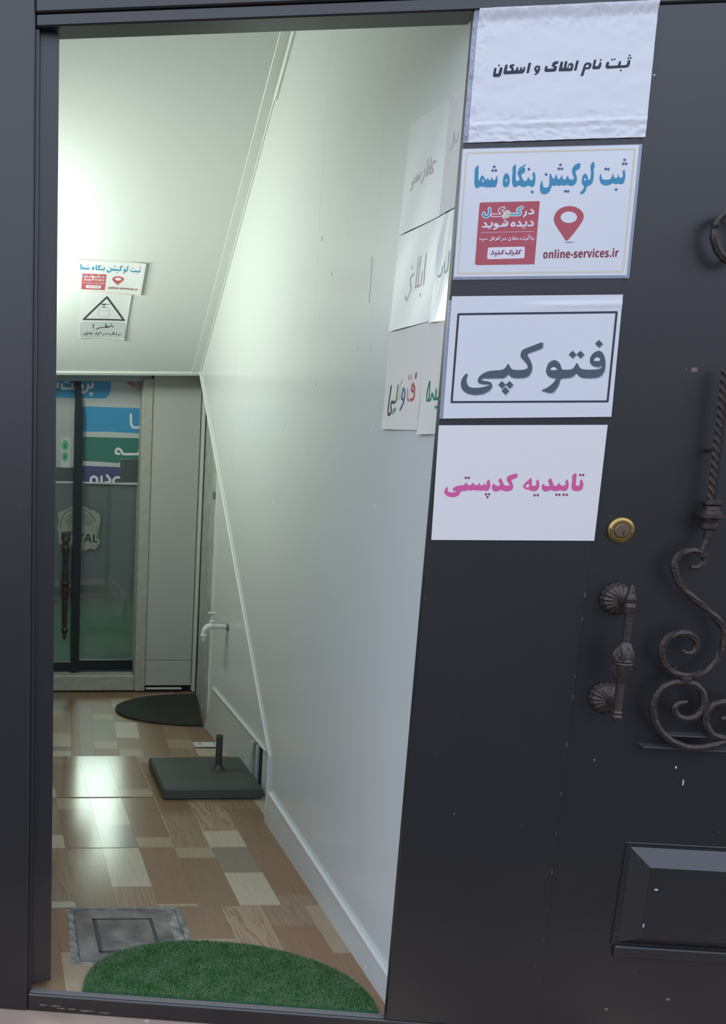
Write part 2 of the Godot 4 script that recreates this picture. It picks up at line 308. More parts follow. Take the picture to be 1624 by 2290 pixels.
func lin(r: float, g: float, b: float) -> Color:
	return Color(r, g, b).linear_to_srgb()

func speckled(size: int, base: Color, vary: float, freq: float, chips: int, chip: Color, sd: int) -> ImageTexture:
	var im := Image.create(size, size, false, Image.FORMAT_RGB8)
	var nz := FastNoiseLite.new()
	nz.seed = sd
	nz.frequency = freq
	nz.fractal_octaves = 4
	var r := RandomNumberGenerator.new()
	r.seed = sd
	for y in size:
		for x in size:
			var k := 1.0 + vary * nz.get_noise_2d(x, y)
			im.set_pixel(x, y, Color(base.r * k, base.g * k, base.b * k))
	for i in chips:
		var p := Vector2i(r.randi_range(2, size - 5), r.randi_range(2, size - 7))
		var w := r.randi_range(1, 2)
		var hh := r.randi_range(1, 4)
		var k := r.randf_range(0.4, 1.0)
		im.fill_rect(Rect2i(p, Vector2i(w, hh)), base.lerp(chip, k))
	return ImageTexture.create_from_image(im)

func triplanar(m: StandardMaterial3D, tex: Texture2D, scale: float) -> StandardMaterial3D:
	m.albedo_texture = tex
	m.albedo_color = Color.WHITE
	m.uv1_triplanar = true
	m.uv1_world_triplanar = true
	m.uv1_scale = Vector3.ONE * scale
	return m

func wood(base: Color, dark: Color, figure: float, sd: int) -> StandardMaterial3D:
	# printed laminate: fine streaks along the board, and arched figure
	var w := 192
	var hgt := 512
	var im := Image.create(w, hgt, false, Image.FORMAT_RGB8)
	var a := FastNoiseLite.new()
	a.seed = sd
	a.frequency = 0.05
	var b := FastNoiseLite.new()
	b.seed = sd + 9
	b.frequency = 0.008
	for y in hgt:
		for x in w:
			var fine := a.get_noise_2d(x * 2.2, y * 0.10) * 0.55 + a.get_noise_2d(x * 6.0 + 300.0, y * 0.22) * 0.45
			var warp := b.get_noise_2d(x * 0.9, y * 0.38)
			var ring := sin(x * 0.17 + b.get_noise_2d(x * 1.0 + 900.0, y * 0.16) * 16.0)
			var k := clampf(0.30 + 0.42 * fine + figure * (pow(0.5 + 0.5 * ring, 5.0) * 1.1 - 0.15), 0.0, 1.0)
			im.set_pixel(x, y, base.lerp(dark, k))
	var m := mat(Color.WHITE, 0.17)
	m.albedo_texture = ImageTexture.create_from_image(im)
	return m

func make_materials() -> void:
	var door_tex := speckled(1024, lin(0.0115, 0.0098, 0.0100), 0.10, 0.01, 46, lin(0.16, 0.12, 0.10), 4)
	M.door = triplanar(mat(Color.WHITE, 0.40, 0.0, 0.69), door_tex, 0.9)
	M.door_edge = mat(lin(0.018, 0.017, 0.018), 0.45)
	M.worn = mat(lin(0.15, 0.145, 0.14), 0.6)
	M.primer = mat(lin(0.20, 0.14, 0.11), 0.8)
	var iron := speckled(256, lin(0.040, 0.027, 0.021), 0.5, 0.05, 340, lin(0.16, 0.095, 0.05), 8)
	M.iron = triplanar(mat(Color.WHITE, 0.46, 0.15, 0.5), iron, 9.0)
	var bronze := speckled(256, lin(0.046, 0.032, 0.025), 0.6, 0.06, 240, lin(0.17, 0.11, 0.07), 18)
	M.bronze = triplanar(mat(Color.WHITE, 0.36, 0.2, 0.55), bronze, 14.0)
	M.weld = mat(lin(0.085, 0.080, 0.082), 0.5, 0.3)
	M.brass = mat(lin(0.42, 0.28, 0.10), 0.28, 0.9)
	M.brass_dull = mat(lin(0.26, 0.19, 0.12), 0.42, 0.8)
	M.slot = mat(lin(0.01, 0.01, 0.01), 0.6)
	M.paper = mat(lin(0.75, 0.745, 0.745), 0.55)
	M.paper_card = mat(lin(0.81, 0.77, 0.725), 0.8, 0.0, 0.3)
	M.paper_sleeve = mat(lin(0.75, 0.745, 0.745), 0.6)
	M.paper_sleeve.clearcoat_enabled = true
	M.paper_sleeve.clearcoat = 0.8
	M.paper_sleeve.clearcoat_roughness = 0.16
	M.film = mat(Color(0.80, 0.83, 0.9, 0.35), 0.18)
	M.film.transparency = BaseMaterial3D.TRANSPARENCY_ALPHA
	M.hole = mat(lin(0.62, 0.64, 0.70), 0.6)
	M.ink_black = mat(lin(0.06, 0.062, 0.08), 0.7, 0.0, 0.3)
	M.ink_grey = mat(lin(0.105, 0.12, 0.145), 0.7, 0.0, 0.3)
	M.ink_shade = mat(lin(0.33, 0.35, 0.40), 0.7, 0.0, 0.3)
	M.ink_pink = mat(lin(0.70, 0.13, 0.32), 0.7, 0.0, 0.3)
	M.ink_plum = mat(lin(0.30, 0.06, 0.16), 0.7, 0.0, 0.3)
	M.ink_blue = mat(lin(0.08, 0.29, 0.45), 0.7, 0.0, 0.3)
	M.ink_navy = mat(lin(0.10, 0.16, 0.30), 0.7, 0.0, 0.3)
	M.ink_red = mat(lin(0.49, 0.115, 0.135), 0.7, 0.0, 0.3)
	M.ink_maroon = mat(lin(0.30, 0.07, 0.11), 0.7, 0.0, 0.3)
	M.ink_white = mat(lin(0.80, 0.76, 0.80), 0.7, 0.0, 0.3)
	M.ink_yellow = mat(lin(0.72, 0.60, 0.34), 0.7, 0.0, 0.3)
	M.ink_teal = mat(lin(0.12, 0.42, 0.42), 0.7, 0.0, 0.3)
	M.ink_green = mat(lin(0.03, 0.22, 0.12), 0.7, 0.0, 0.3)
	M.ink_faint_red = mat(lin(0.66, 0.55, 0.52), 0.7, 0.0, 0.3)
	M.ink_faint_teal = mat(lin(0.50, 0.60, 0.59), 0.7, 0.0, 0.3)
	M.ink_cream = mat(lin(0.74, 0.64, 0.45), 0.7, 0.0, 0.3)
	# corridor
	M.wall = mat(lin(0.70, 0.72, 0.70), 0.17, 0.0, 0.5)
	M.ceil = mat(lin(0.70, 0.72, 0.69), 0.38, 0.0, 0.4)
	M.trim = mat(lin(0.74, 0.76, 0.72), 0.35)
	M.plain = mat(lin(0.52, 0.53, 0.49), 0.6)
	M.dirty = triplanar(mat(Color.WHITE, 0.55), speckled(256, lin(0.48, 0.50, 0.45), 0.16, 0.02, 40, lin(0.2, 0.21, 0.19), 5), 2.2)
	M.cream = triplanar(mat(Color.WHITE, 0.55), speckled(256, lin(0.48, 0.47, 0.40), 0.07, 0.03, 30, lin(0.2, 0.2, 0.18), 6), 3.0)
	M.gap = mat(lin(0.02, 0.022, 0.02), 0.9)
	M.alu = mat(lin(0.020, 0.026, 0.030), 0.35, 0.2)
	M.alu_pale = mat(lin(0.30, 0.36, 0.38), 0.4, 0.3)
	M.glass = mat(Color(0.86, 0.95, 0.92, 0.10), 0.02)
	M.glass.transparency = BaseMaterial3D.TRANSPARENCY_ALPHA
	M.vinyl = mat(lin(0.52, 0.55, 0.54), 0.5)
	M.vinyl_blue = mat(lin(0.05, 0.30, 0.55), 0.5)
	M.vinyl_green = mat(lin(0.045, 0.19, 0.15), 0.5)
	M.vinyl_purple = mat(lin(0.085, 0.08, 0.20), 0.5)
	M.vinyl_dark = mat(lin(0.07, 0.09, 0.085), 0.5)
	M.vinyl_lime = mat(lin(0.12, 0.45, 0.22), 0.5)
	M.badge = mat(lin(0.31, 0.325, 0.27), 0.5)
	M.badge_dark = mat(lin(0.09, 0.11, 0.10), 0.5)
	M.tap = mat(lin(0.72, 0.74, 0.70), 0.25)
	M.rubber = mat(lin(0.085, 0.094, 0.084), 0.55, 0.0, 0.4)
	M.mat_far = triplanar(mat(Color.WHITE, 0.9, 0.0, 0.2), speckled(128, lin(0.055, 0.062, 0.056), 0.3, 0.3, 300, lin(0.03, 0.035, 0.03), 12), 8.0)
	M.turf = mat(lin(0.045, 0.14, 0.055), 0.9, 0.0, 0.2)
	M.blade = mat(Color.WHITE, 0.75, 0.0, 0.3)
	M.blade.vertex_color_use_as_albedo = true
	var conc := speckled(512, lin(0.200, 0.185, 0.155), 0.30, 0.012, 40, lin(0.28, 0.28, 0.26), 21)
	M.concrete = triplanar(mat(Color.WHITE, 0.85), conc, 1.7)
	M.concrete.uv1_offset = Vector3(0.42, 0.3, 0.42)
	M.mortar = triplanar(mat(Color.WHITE, 0.9), speckled(256, lin(0.27, 0.26, 0.23), 0.4, 0.03, 80, lin(0.40, 0.39, 0.36), 22), 4.0)
	M.carpet = triplanar(mat(Color.WHITE, 0.95, 0.0, 0.1), speckled(256, lin(0.03, 0.17, 0.07), 0.25, 0.25, 0, Color.BLACK, 31), 3.0)
	M.shop = mat(lin(0.022, 0.026, 0.026), 0.85)
	M.grout = mat(lin(0.13, 0.10, 0.075), 0.8)
	M.step = triplanar(mat(Color.WHITE, 0.8, 0.0, 0.3), speckled(512, lin(0.43, 0.325, 0.25), 0.35, 0.008, 90, lin(0.55, 0.5, 0.45), 41), 0.5)
	M.step.uv1_offset = Vector3(0.45, 0.4, 0.4)
	M.street = mat(lin(0.085, 0.083, 0.083), 0.9)
	M.facade = mat(lin(0.30, 0.28, 0.27), 0.85)
	M.facade_far = mat(lin(0.24, 0.22, 0.21), 0.9)
	# laminate prints
	M.light = wood(lin(0.56, 0.49, 0.365), lin(0.41, 0.34, 0.245), 0.12, 101)
	M.beige = wood(lin(0.45, 0.345, 0.235), lin(0.31, 0.225, 0.145), 0.15, 111)
	M.tan = wood(lin(0.37, 0.265, 0.17), lin(0.22, 0.14, 0.085), 0.32, 121)
	M.figure = wood(lin(0.47, 0.34, 0.215), lin(0.24, 0.15, 0.09), 0.55, 131)
	M.brown = wood(lin(0.30, 0.195, 0.115), lin(0.22, 0.138, 0.08), 0.10, 141)
	M.red = wood(lin(0.32, 0.195, 0.115), lin(0.235, 0.138, 0.08), 0.10, 151)
	M.grey = wood(lin(0.30, 0.245, 0.185), lin(0.215, 0.17, 0.125), 0.10, 161)
	for k in ['light', 'beige', 'tan', 'figure', 'brown', 'red', 'grey']:      # the boards past the seam are worn dull
		M[k + '_dull'] = M[k].duplicate()
		M[k + '_dull'].roughness = 0.42
	# lamps
	M.glow = mat(Color(0.9, 1.0, 0.92), 0.5)
	M.glow.emission_enabled = true
	M.glow.emission = Color(0.95, 1.0, 0.955)
	M.glow.emission_energy_multiplier = 3.0
	M.screen_glow = mat(Color(0.9, 1.0, 0.95), 0.5)
	M.screen_glow.emission_enabled = true
	M.screen_glow.emission = Color(0.90, 1.0, 0.94)
	M.screen_glow.emission_energy_multiplier = 12.0
	M.white_plastic = mat(lin(0.7, 0.72, 0.7), 0.4)

# ---------------------------------------------------------------- sheets of paper and print
func chaikin(p: PackedVector2Array, closed: bool, times := 1) -> PackedVector2Array:
	for k in times:
		var q := PackedVector2Array()
		var m := p.size()
		if not closed:
			q.append(p[0])
		for i in (m if closed else m - 1):
			var a := p[i]
			var b := p[(i + 1) % m]
			var cut := minf(0.25, 0.003 / maxf(a.distance_to(b), 0.0001))
			q.append(a.lerp(b, cut))
			q.append(a.lerp(b, 1.0 - cut))
		if not closed:
			q.append(p[m - 1])
		p = q
	return p

# a sheet knows its corners, its size and how it bends; print follows it
class Sheet:
	var c: Array        # four corners, clockwise from top left
	var w: float
	var h: float
	var nrm: Vector3
	var bend: Callable  # (s, t) -> metres off the plane
	func at(x: float, y: float, off := 0.0) -> Vector3:       # x, y in metres from top left
		var s := x / w
		var t := y / h
		var top: Vector3 = c[0].lerp(c[1], s)
		var low: Vector3 = c[3].lerp(c[2], s)
		return top.lerp(low, t) + nrm * (off + bend.call(s, t))

func sheet(corners: Array, nrm: Vector3, bend: Callable) -> Sheet:
	var s := Sheet.new()
	s.c = corners
	s.nrm = nrm
	s.bend = bend
	s.w = (corners[0].distance_to(corners[1]) + corners[3].distance_to(corners[2])) / 2.0
	s.h = (corners[0].distance_to(corners[3]) + corners[1].distance_to(corners[2])) / 2.0
	return s

func sheet_body(s: Sheet, nx: int, ny: int, thick := 0.0005, x0 := 0.0, y0 := 0.0, x1 := 1.0, y1 := 1.0, off := 0.0) -> MB:
	var mb := MB.new()
	var g := []
	for j in ny + 1:
		var row := []
		for i in nx + 1:
			row.append(Vector2(lerpf(x0, x1, float(i) / nx) * s.w, lerpf(y0, y1, float(j) / ny) * s.h))
		g.append(row)
	var nor := func(q: Vector2) -> Vector3:
		var e := 0.002
		var d1 := s.at(q.x + e, q.y) - s.at(q.x - e, q.y)
		var d2 := s.at(q.x, q.y + e) - s.at(q.x, q.y - e)
		var k := d1.cross(d2).normalized()
		return k if k.dot(s.nrm) > 0 else -k
	for j in ny:
		for i in nx:
			var q := [g[j][i], g[j][i + 1], g[j + 1][i + 1], g[j + 1][i]]
			for k in [[0, 1, 2], [0, 2, 3]]:
				var a: Vector2 = q[k[0]]
				var b: Vector2 = q[k[1]]
				var d: Vector2 = q[k[2]]
				mb.tri(s.at(a.x, a.y, off), s.at(b.x, b.y, off), s.at(d.x, d.y, off), nor.call(a), nor.call(b), nor.call(d), a / s.w, b / s.w, d / s.w)
				mb.tri(s.at(a.x, a.y, off - thick), s.at(b.x, b.y, off - thick), s.at(d.x, d.y, off - thick), -nor.call(a), -nor.call(b), -nor.call(d))
	for k in [[g[0], Vector2(0, -1)], [g[ny], Vector2(0, 1)]]:
		for i in nx:
			var a: Vector2 = k[0][i]
			var b: Vector2 = k[0][i + 1]
			mb.quad(s.at(a.x, a.y, off), s.at(b.x, b.y, off), s.at(b.x, b.y, off - thick), s.at(a.x, a.y, off - thick), (s.c[3] - s.c[0]) * k[1].y)
	for k in [0, nx]:
		for j in ny:
			var a: Vector2 = g[j][k]
			var b: Vector2 = g[j + 1][k]
			mb.quad(s.at(a.x, a.y, off), s.at(b.x, b.y, off), s.at(b.x, b.y, off - thick), s.at(a.x, a.y, off - thick), (s.c[1] - s.c[0]) * (-1.0 if k == 0 else 1.0))
	return mb

func points(l: Array, s: Sheet, ref := Vector2.ZERO) -> PackedVector2Array:
	# lists are in tenths of a millimetre on the sheet they were drawn for (ref: its size); another sheet takes them scaled
	var k := Vector2.ONE if ref == Vector2.ZERO else Vector2(s.w / ref.x, s.h / ref.y)
	var p := PackedVector2Array()
	for i in range(0, l.size(), 2):
		p.append(Vector2(l[i], l[i + 1]) * 0.0001 * k)
	return p

func fill(mb: MB, p: PackedVector2Array, s: Sheet, off: float) -> void:
	var idx := Geometry2D.triangulate_polygon(Transform2D(0.0, Vector2(1000, 1000), 0.0, Vector2.ZERO) * p)
	if idx.is_empty():
		printerr("print fails ", p[0], " ", p.size())
	# a print lies close on its sheet; strokes that cross differ by a hair
	layer = (layer + 1) % 40
	for i in range(0, idx.size(), 3):
		lay(mb, p[idx[i]], p[idx[i + 1]], p[idx[i + 2]], s, off * 0.4 + layer * 0.0000015)

func lay(mb: MB, a: Vector2, b: Vector2, d: Vector2, s: Sheet, off: float) -> void:
	# large pieces are split, so that they bend with the sheet
	var e := [a.distance_to(b), b.distance_to(d), d.distance_to(a)]
	var k := e.find(e.max())
	if e[k] < 0.012:
		mb.flat(s.at(a.x, a.y, off), s.at(b.x, b.y, off), s.at(d.x, d.y, off), s.nrm)
		return
	var q := [a, b, d, a, b]
	var m: Vector2 = (q[k] + q[k + 1]) / 2.0
	lay(mb, q[k], m, q[k + 2], s, off)
	lay(mb, m, q[k + 1], q[k + 2], s, off)

func shapes(lists: Array, s: Sheet, off: float, soft := 1, ref := Vector2.ZERO, move := Vector2.ZERO, mb: MB = null) -> MB:
	if mb == null:
		mb = MB.new()
	for l in lists:
		var p := points(l, s, ref)
		for i in p.size():
			p[i] += move
		fill(mb, chaikin(p, true, soft), s, off)
	return mb

func strokes(lists: Array, s: Sheet, width: float, off: float, soft := 2, ref := Vector2.ZERO, closed := false, mb: MB = null) -> MB:
	if mb == null:
		mb = MB.new()
	for l in lists:
		var p := points(l, s, ref)
		if closed:
			p.append(p[0])
		elif p.size() > 2:
			p = chaikin(p, false, soft)
		var r := width / 2.0
		for i in p.size() - 1:
			var d := (p[i + 1] - p[i]).normalized()
			var o := d.orthogonal() * r
			fill(mb, PackedVector2Array([p[i] + o, p[i + 1] + o, p[i + 1] - o, p[i] - o]), s, off)
		for q in p:
			var disc := PackedVector2Array()
			for k in 8:
				disc.append(q + Vector2(cos(k * TAU / 8), sin(k * TAU / 8)) * r)
			fill(mb, disc, s, off)
	return mb

func still(_s: float, _t: float) -> float:
	return 0.0

# ---------------------------------------------------------------- the scene
func _ready() -> void:
	rng.seed = 11
	# camera: the photograph is the right part of a wider frame, so the lens is shifted
	var cam := Camera3D.new()
	cam.name = "camera"
	cam.projection = Camera3D.PROJECTION_FRUSTUM
	cam.near = 0.05
	cam.far = 60.0
	cam.size = 0.05 * 2290.0 / 2200.0
	cam.frustum_offset = 0.05 * Vector2(779.0, 155.0) / 2200.0
	cam.position = Vector3(0, 1.28, 1.946)
	cam.rotation = Vector3(-0.180600, 0.114755, 0.005358)
	add_child(cam)
	cam.current = true
	# daylight: an overcast sky, no sun
	var sm := ProceduralSkyMaterial.new()
	sm.sky_top_color = Color(0.835, 0.885, 0.985)
	sm.sky_horizon_color = Color(0.865, 0.895, 0.98)
	sm.sky_curve = 0.15
	sm.ground_bottom_color = Color(0.30, 0.29, 0.28)
	sm.ground_horizon_color = Color(0.45, 0.45, 0.46)
	sm.sky_energy_multiplier = 1.36
	var sky := Sky.new()
	sky.sky_material = sm
	var env := Environment.new()
	env.background_mode = Environment.BG_SKY
	env.sky = sky
	env.tonemap_mode = Environment.TONE_MAPPER_LINEAR
	env.tonemap_exposure = 1.0
	env.sdfgi_enabled = true
	env.ssao_enabled = true
	env.ssil_enabled = true
	var we := WorldEnvironment.new()
	we.name = "world_environment"
	we.environment = env
	add_child(we)
	make_materials()
	lamps()
	shell()
	corridor_floor()
	corridor_walls()
	far_end()
	door_frame()
	closed_leaf()
	open_leaf()
	door_papers()
	wall_papers()
	ceiling_papers()
	floor_things()
	tap()

func area(called: String, at: Vector3, towards: Vector3, size: Vector2, energy: float, c: Color) -> void:
	var l := AreaLight3D.new()
	l.name = called
	l.area_size = size
	l.light_energy = energy
	l.light_color = c
	l.shadow_enabled = true
	l.area_range = 12.0
	l.area_attenuation = 2.0
	add_child(l)
	l.look_at_from_position(at, at + towards, Vector3.UP)

func lamps() -> void:
	# batten on the left wall, under the slope of the stair
	var f := corr()
	var lf := corr(-0.42, 1.42, 1.60) * Transform3D(Basis(Vector3(0, 0, 1), deg_to_rad(9)), Vector3.ZERO)
	var c := Vector3.ZERO
	var t := thing("wall_lamp", "slim white batten lamp on a bracket from the left corridor wall, behind the open leaf", "lamp", lf * (c + Vector3(-0.035, -0.03, 0)))
	var b := MB.new()
	b.box(c + Vector3(-0.034, -0.03, -0.30), c + Vector3(-0.012, 0.03, 0.30), 0.004, lf)
	part("housing", b, M.white_plastic, t)
	var g := MB.new()
	g.box(c + Vector3(-0.0118, -0.024, -0.29), c + Vector3(0.0, 0.024, 0.29), 0.004, lf)
	part("diffuser", g, M.glow, t)
	area("wall_lamp_light", lf * (c + Vector3(0.006, 0, 0)), lf.basis.x, Vector2(0.58, 0.045), 1.22, Color(0.95, 1.0, 0.955))
	var arm := MB.new()
	arm.box(Vector3(-0.855, 1.575, -1.44), Vector3(-0.44, 1.595, -1.40), 0.003, f)
	part("bracket", arm, M.white_plastic, t)
	# a bright light box on the back wall of the shop, hidden behind the banner and mirrored in the floor
	var q := Vector3(0.44, 1.37, -4.17)
	var t2 := thing("light_box", "bright light box on the back wall of the shop, behind the banner on the glass", "lamp", f * (q + Vector3(0, -0.36, -0.02)))
	var b2 := MB.new()
	b2.box(q + Vector3(-0.16, -0.36, -0.028), q + Vector3(0.16, 0.36, -0.008), 0.004, f)
	part("housing", b2, M.white_plastic, t2)
	var g2 := MB.new()
	g2.box(q + Vector3(-0.148, -0.345, -0.0078), q + Vector3(0.148, 0.345, 0.0), 0.002, f)
	part("diffuser", g2, M.screen_glow, t2)
	area("light_box_light", f * (q + Vector3(0, 0, 0.006)), -EV, Vector2(0.25, 0.56), 0.04, Color(0.90, 1.0, 0.94))

func shell() -> void:
	# the building round the corridor, and the street
	var facade := [["wall_front", Vector3(-3.0, -0.2, -0.16), Vector3(-0.30, 3.1, -0.012)], ["wall_front", Vector3(1.46, -0.2, -0.16), Vector3(4.0, 3.1, -0.012)], ["wall_front", Vector3(-0.30, 2.16, -0.16), Vector3(1.46, 3.1, -0.012)],
		["wall_back", Vector3(-3.0, -0.2, -5.2), Vector3(4.0, 3.1, -5.0)], ["wall_side", Vector3(-3.0, -0.2, -5.0), Vector3(-2.8, 3.1, -0.16)], ["wall_side", Vector3(3.8, -0.2, -5.0), Vector3(4.0, 3.1, -0.16)], ["roof", Vector3(-3.0, 3.1, -5.2), Vector3(4.0, 3.25, 0.0)]]
	for k in facade:
		var b := MB.new()
		b.box(k[1], k[2])
		struct(k[0], b, M.facade)
	var g := MB.new()
	g.box(Vector3(-14, -0.36, -6), Vector3(14, -0.20, 12))
	struct("street", g, M.street)
	var s := MB.new()
	s.box(Vector3(-1.6, -0.2, -0.012), Vector3(2.6, -0.036, 0.46), 0.006)
	struct("doorstep", s, M.step)
	var o := MB.new()
	o.box(Vector3(1.2, -0.2, 7.0), Vector3(14, 3.0, 7.6))
	o.box(Vector3(-14, -0.2, 7.0), Vector3(1.2, 1.5, 7.6))
	struct("wall_opposite", o, M.facade_far)

# ---------------------------------------------------------------- floor
func plank(poly: PackedVector2Array, m: Material, floor_node: Node3D, lift := 0.0, slope := 0.0, v_ref := 0.0) -> void:
	# poly in (u, v); a thin printed board with a soft edge
	var big := Transform2D(0.0, Vector2(1000, 1000), 0.0, Vector2.ZERO)
	var ins := Geometry2D.offset_polygon(big * poly, -0.06)
	var top := Geometry2D.offset_polygon(big * poly, -0.20)
	if ins.is_empty() or top.is_empty():
		return
	var ctr := Vector2.ZERO
	for q in top[0]:
		ctr += q / top[0].size()
	var mb := MB.new()
	var uo := Vector2(rng.randf(), rng.randf())
	var at := func(q: Vector2, y: float) -> Vector3:
		var k := q / 1000.0
		return P(k.x, k.y, y + lift + (k.y - v_ref) * slope)
	var uvf := func(q: Vector2) -> Vector2:
		return Vector2(q.x / 110.0, q.y / 420.0) + uo
	var idx := Geometry2D.triangulate_polygon(top[0])
	var nn := (Vector3.UP - EV * slope).normalized()
	for i in range(0, idx.size(), 3):
		var a: Vector2 = top[0][idx[i]]
		var b: Vector2 = top[0][idx[i + 1]]
		var c: Vector2 = top[0][idx[i + 2]]
		mb.tri(at.call(a, 0.0), at.call(b, 0.0), at.call(c, 0.0), nn, nn, nn, uvf.call(a), uvf.call(b), uvf.call(c))
	if ins[0].size() == top[0].size():
		for i in top[0].size():
			var j := (i + 1) % top[0].size()
			var out := ((top[0][i] + top[0][j]) / 2.0 - ctr) / 1000.0
			var h := EU * out.x + EV * out.y
			mb.quad(at.call(top[0][i], 0.0), at.call(top[0][j], 0.0), at.call(ins[0][j], -0.0005), at.call(ins[0][i], -0.0005), h + Vector3.UP * 0.05)
			mb.quad(at.call(ins[0][i], -0.0005), at.call(ins[0][j], -0.0005), at.call(ins[0][j], -0.0075), at.call(ins[0][i], -0.0075), h)
	part("plank", mb, m, floor_node)

func rect(u0: float, v0: float, u1: float, v1: float) -> PackedVector2Array:
	return PackedVector2Array([Vector2(u0, v0), Vector2(u1, v0), Vector2(u1, v1), Vector2(u0, v1)])

func corridor_floor() -> void:
	var slab := MB.new()
	var outline := PackedVector2Array([Vector2(-0.86, 0.143), Vector2(0.70, -0.083), Vector2(0.70, 2.43), Vector2(-0.86, 2.43)])
	# the slab: u across, v into the depth, laid flat
	var flatf := Transform3D(Basis(EU, EV, Vector3.UP), Vector3(0, 0, 0))
	slab.prism(outline, flatf, -0.10, -0.0078)
	var fl := struct("floor", slab, M.grout)
	var hatch := PackedVector2Array([Vector2(-0.082, 0.148), Vector2(0.222, 0.150), Vector2(0.216, 0.405), Vector2(-0.072, 0.407)])
	var kinds := {"l": M.light, "b": M.beige, "t": M.tan, "f": M.figure, "n": M.brown, "r": M.red, "g": M.grey}
	var dull := {"l": M.light_dull, "b": M.beige_dull, "t": M.tan_dull, "f": M.figure_dull, "n": M.brown_dull, "r": M.red_dull, "g": M.grey_dull}
	var rows := [
		# row nearest the door, its strips stand half a strip over
		["r", -0.86, 0.18, -0.104, 0.409], ["n", -0.86, -0.1, -0.104, 0.18], ["r", -0.104, 0.20, 0.003, 0.409], ["b", -0.104, -0.1, 0.003, 0.20], ["b", 0.003, -0.1, 0.11, 0.409],
		["t", 0.11, -0.1, 0.218, 0.22], ["n", 0.11, 0.22, 0.218, 0.409], ["b", 0.218, -0.1, 0.325, 0.253], ["n", 0.218, 0.253, 0.325, 0.409], ["f", 0.325, -0.1, 0.431, 0.409],
		["r", 0.431, -0.1, 0.543, 0.308], ["t", 0.431, 0.308, 0.543, 0.409], ["b", 0.543, 0.184, 0.66, 0.409], ["r", 0.543, -0.12, 0.66, 0.184],
		["t", -0.86, 0.44, -0.049, 0.75], ["l", -0.86, 0.409, -0.049, 0.44], ["t", -0.049, 0.641, 0.058, 0.75], ["n", -0.049, 0.409, 0.058, 0.641], ["l", 0.058, 0.517, 0.166, 0.75], ["t", 0.058, 0.409, 0.166, 0.517],
		["r", 0.166, 0.424, 0.27, 0.75], ["b", 0.166, 0.409, 0.27, 0.424], ["b", 0.27, 0.683, 0.378, 0.75], ["n", 0.27, 0.409, 0.378, 0.683], ["g", 0.378, 0.591, 0.486, 0.75], ["l", 0.378, 0.412, 0.486, 0.591],
		["r", 0.486, 0.465, 0.598, 0.75], ["t", 0.486, 0.409, 0.598, 0.465], ["l", 0.598, 0.66, 0.68, 0.75], ["n", 0.598, 0.409, 0.68, 0.66],
		["l", -0.86, 0.75, -0.049, 0.84], ["t", -0.86, 0.84, -0.049, 1.124], ["b", -0.049, 1.03, 0.058, 1.124], ["n", -0.049, 0.75, 0.058, 1.03], ["l", 0.058, 0.907, 0.166, 1.124], ["g", 0.058, 0.75, 0.166, 0.907],
		["n", 0.166, 0.818, 0.27, 1.124], ["b", 0.166, 0.75, 0.27, 0.818], ["n", 0.27, 0.972, 0.376, 1.124], ["t", 0.27, 0.75, 0.376, 0.972], ["f", 0.376, 0.86, 0.486, 1.124], ["l", 0.376, 0.75, 0.486, 0.86],
		["t", 0.486, 1.02, 0.598, 1.124], ["n", 0.486, 0.75, 0.598, 1.02], ["l", 0.598, 0.907, 0.69, 1.124], ["n", 0.598, 0.75, 0.69, 0.907],
		["l", -0.86, 1.124, -0.049, 1.20], ["g", -0.86, 1.20, -0.049, 1.5], ["t", -0.049, 1.42, 0.058, 1.5], ["n", -0.049, 1.124, 0.058, 1.42], ["g", 0.058, 1.124, 0.166, 1.5], ["n", 0.166, 1.19, 0.272, 1.5], ["b", 0.166, 1.124, 0.272, 1.19],
		["b", 0.272, 1.44, 0.376, 1.5], ["n", 0.272, 1.124, 0.376, 1.44], ["t", 0.376, 1.124, 0.486, 1.5], ["n", 0.486, 1.124, 0.598, 1.5], ["r", 0.598, 1.124, 0.69, 1.5],
	]
	for k in rows:
		for q in Geometry2D.intersect_polygons(rect(k[1], k[2], k[3], k[4]), outline):
			var left: Array = Geometry2D.clip_polygons(q, hatch) if k[2] < 0.41 else [q]
			for w in left:
				# the two boards that have come loose sit a little proud
				var loose: bool = k[3] < 0.28 and k[2] > 0.74
				var row3: bool = k[2] > 1.1
				plank(w, kinds[k[0]], fl, 0.0011 if loose else 0.0, (0.003 if row3 else -0.006) if loose else 0.0, 1.124 if row3 else 0.75)
	# the pale chipped edge along the loose boards
	var chipped := MB.new()
	for i in 15:
		var a0 := 0.80 + 0.047 * i
		chipped.prism(PackedVector2Array([Vector2(0.2712, a0), Vector2(0.2725 + rng.randf_range(0.0003, 0.0016), a0 + 0.01), Vector2(0.2725 + rng.randf_range(0.0003, 0.0016), a0 + 0.037), Vector2(0.2712, a0 + 0.0465)]), flatf, -0.002, 0.0026 if a0 > 1.12 else 0.0012)
	part("chipped_edge", chipped, M.cream, fl)
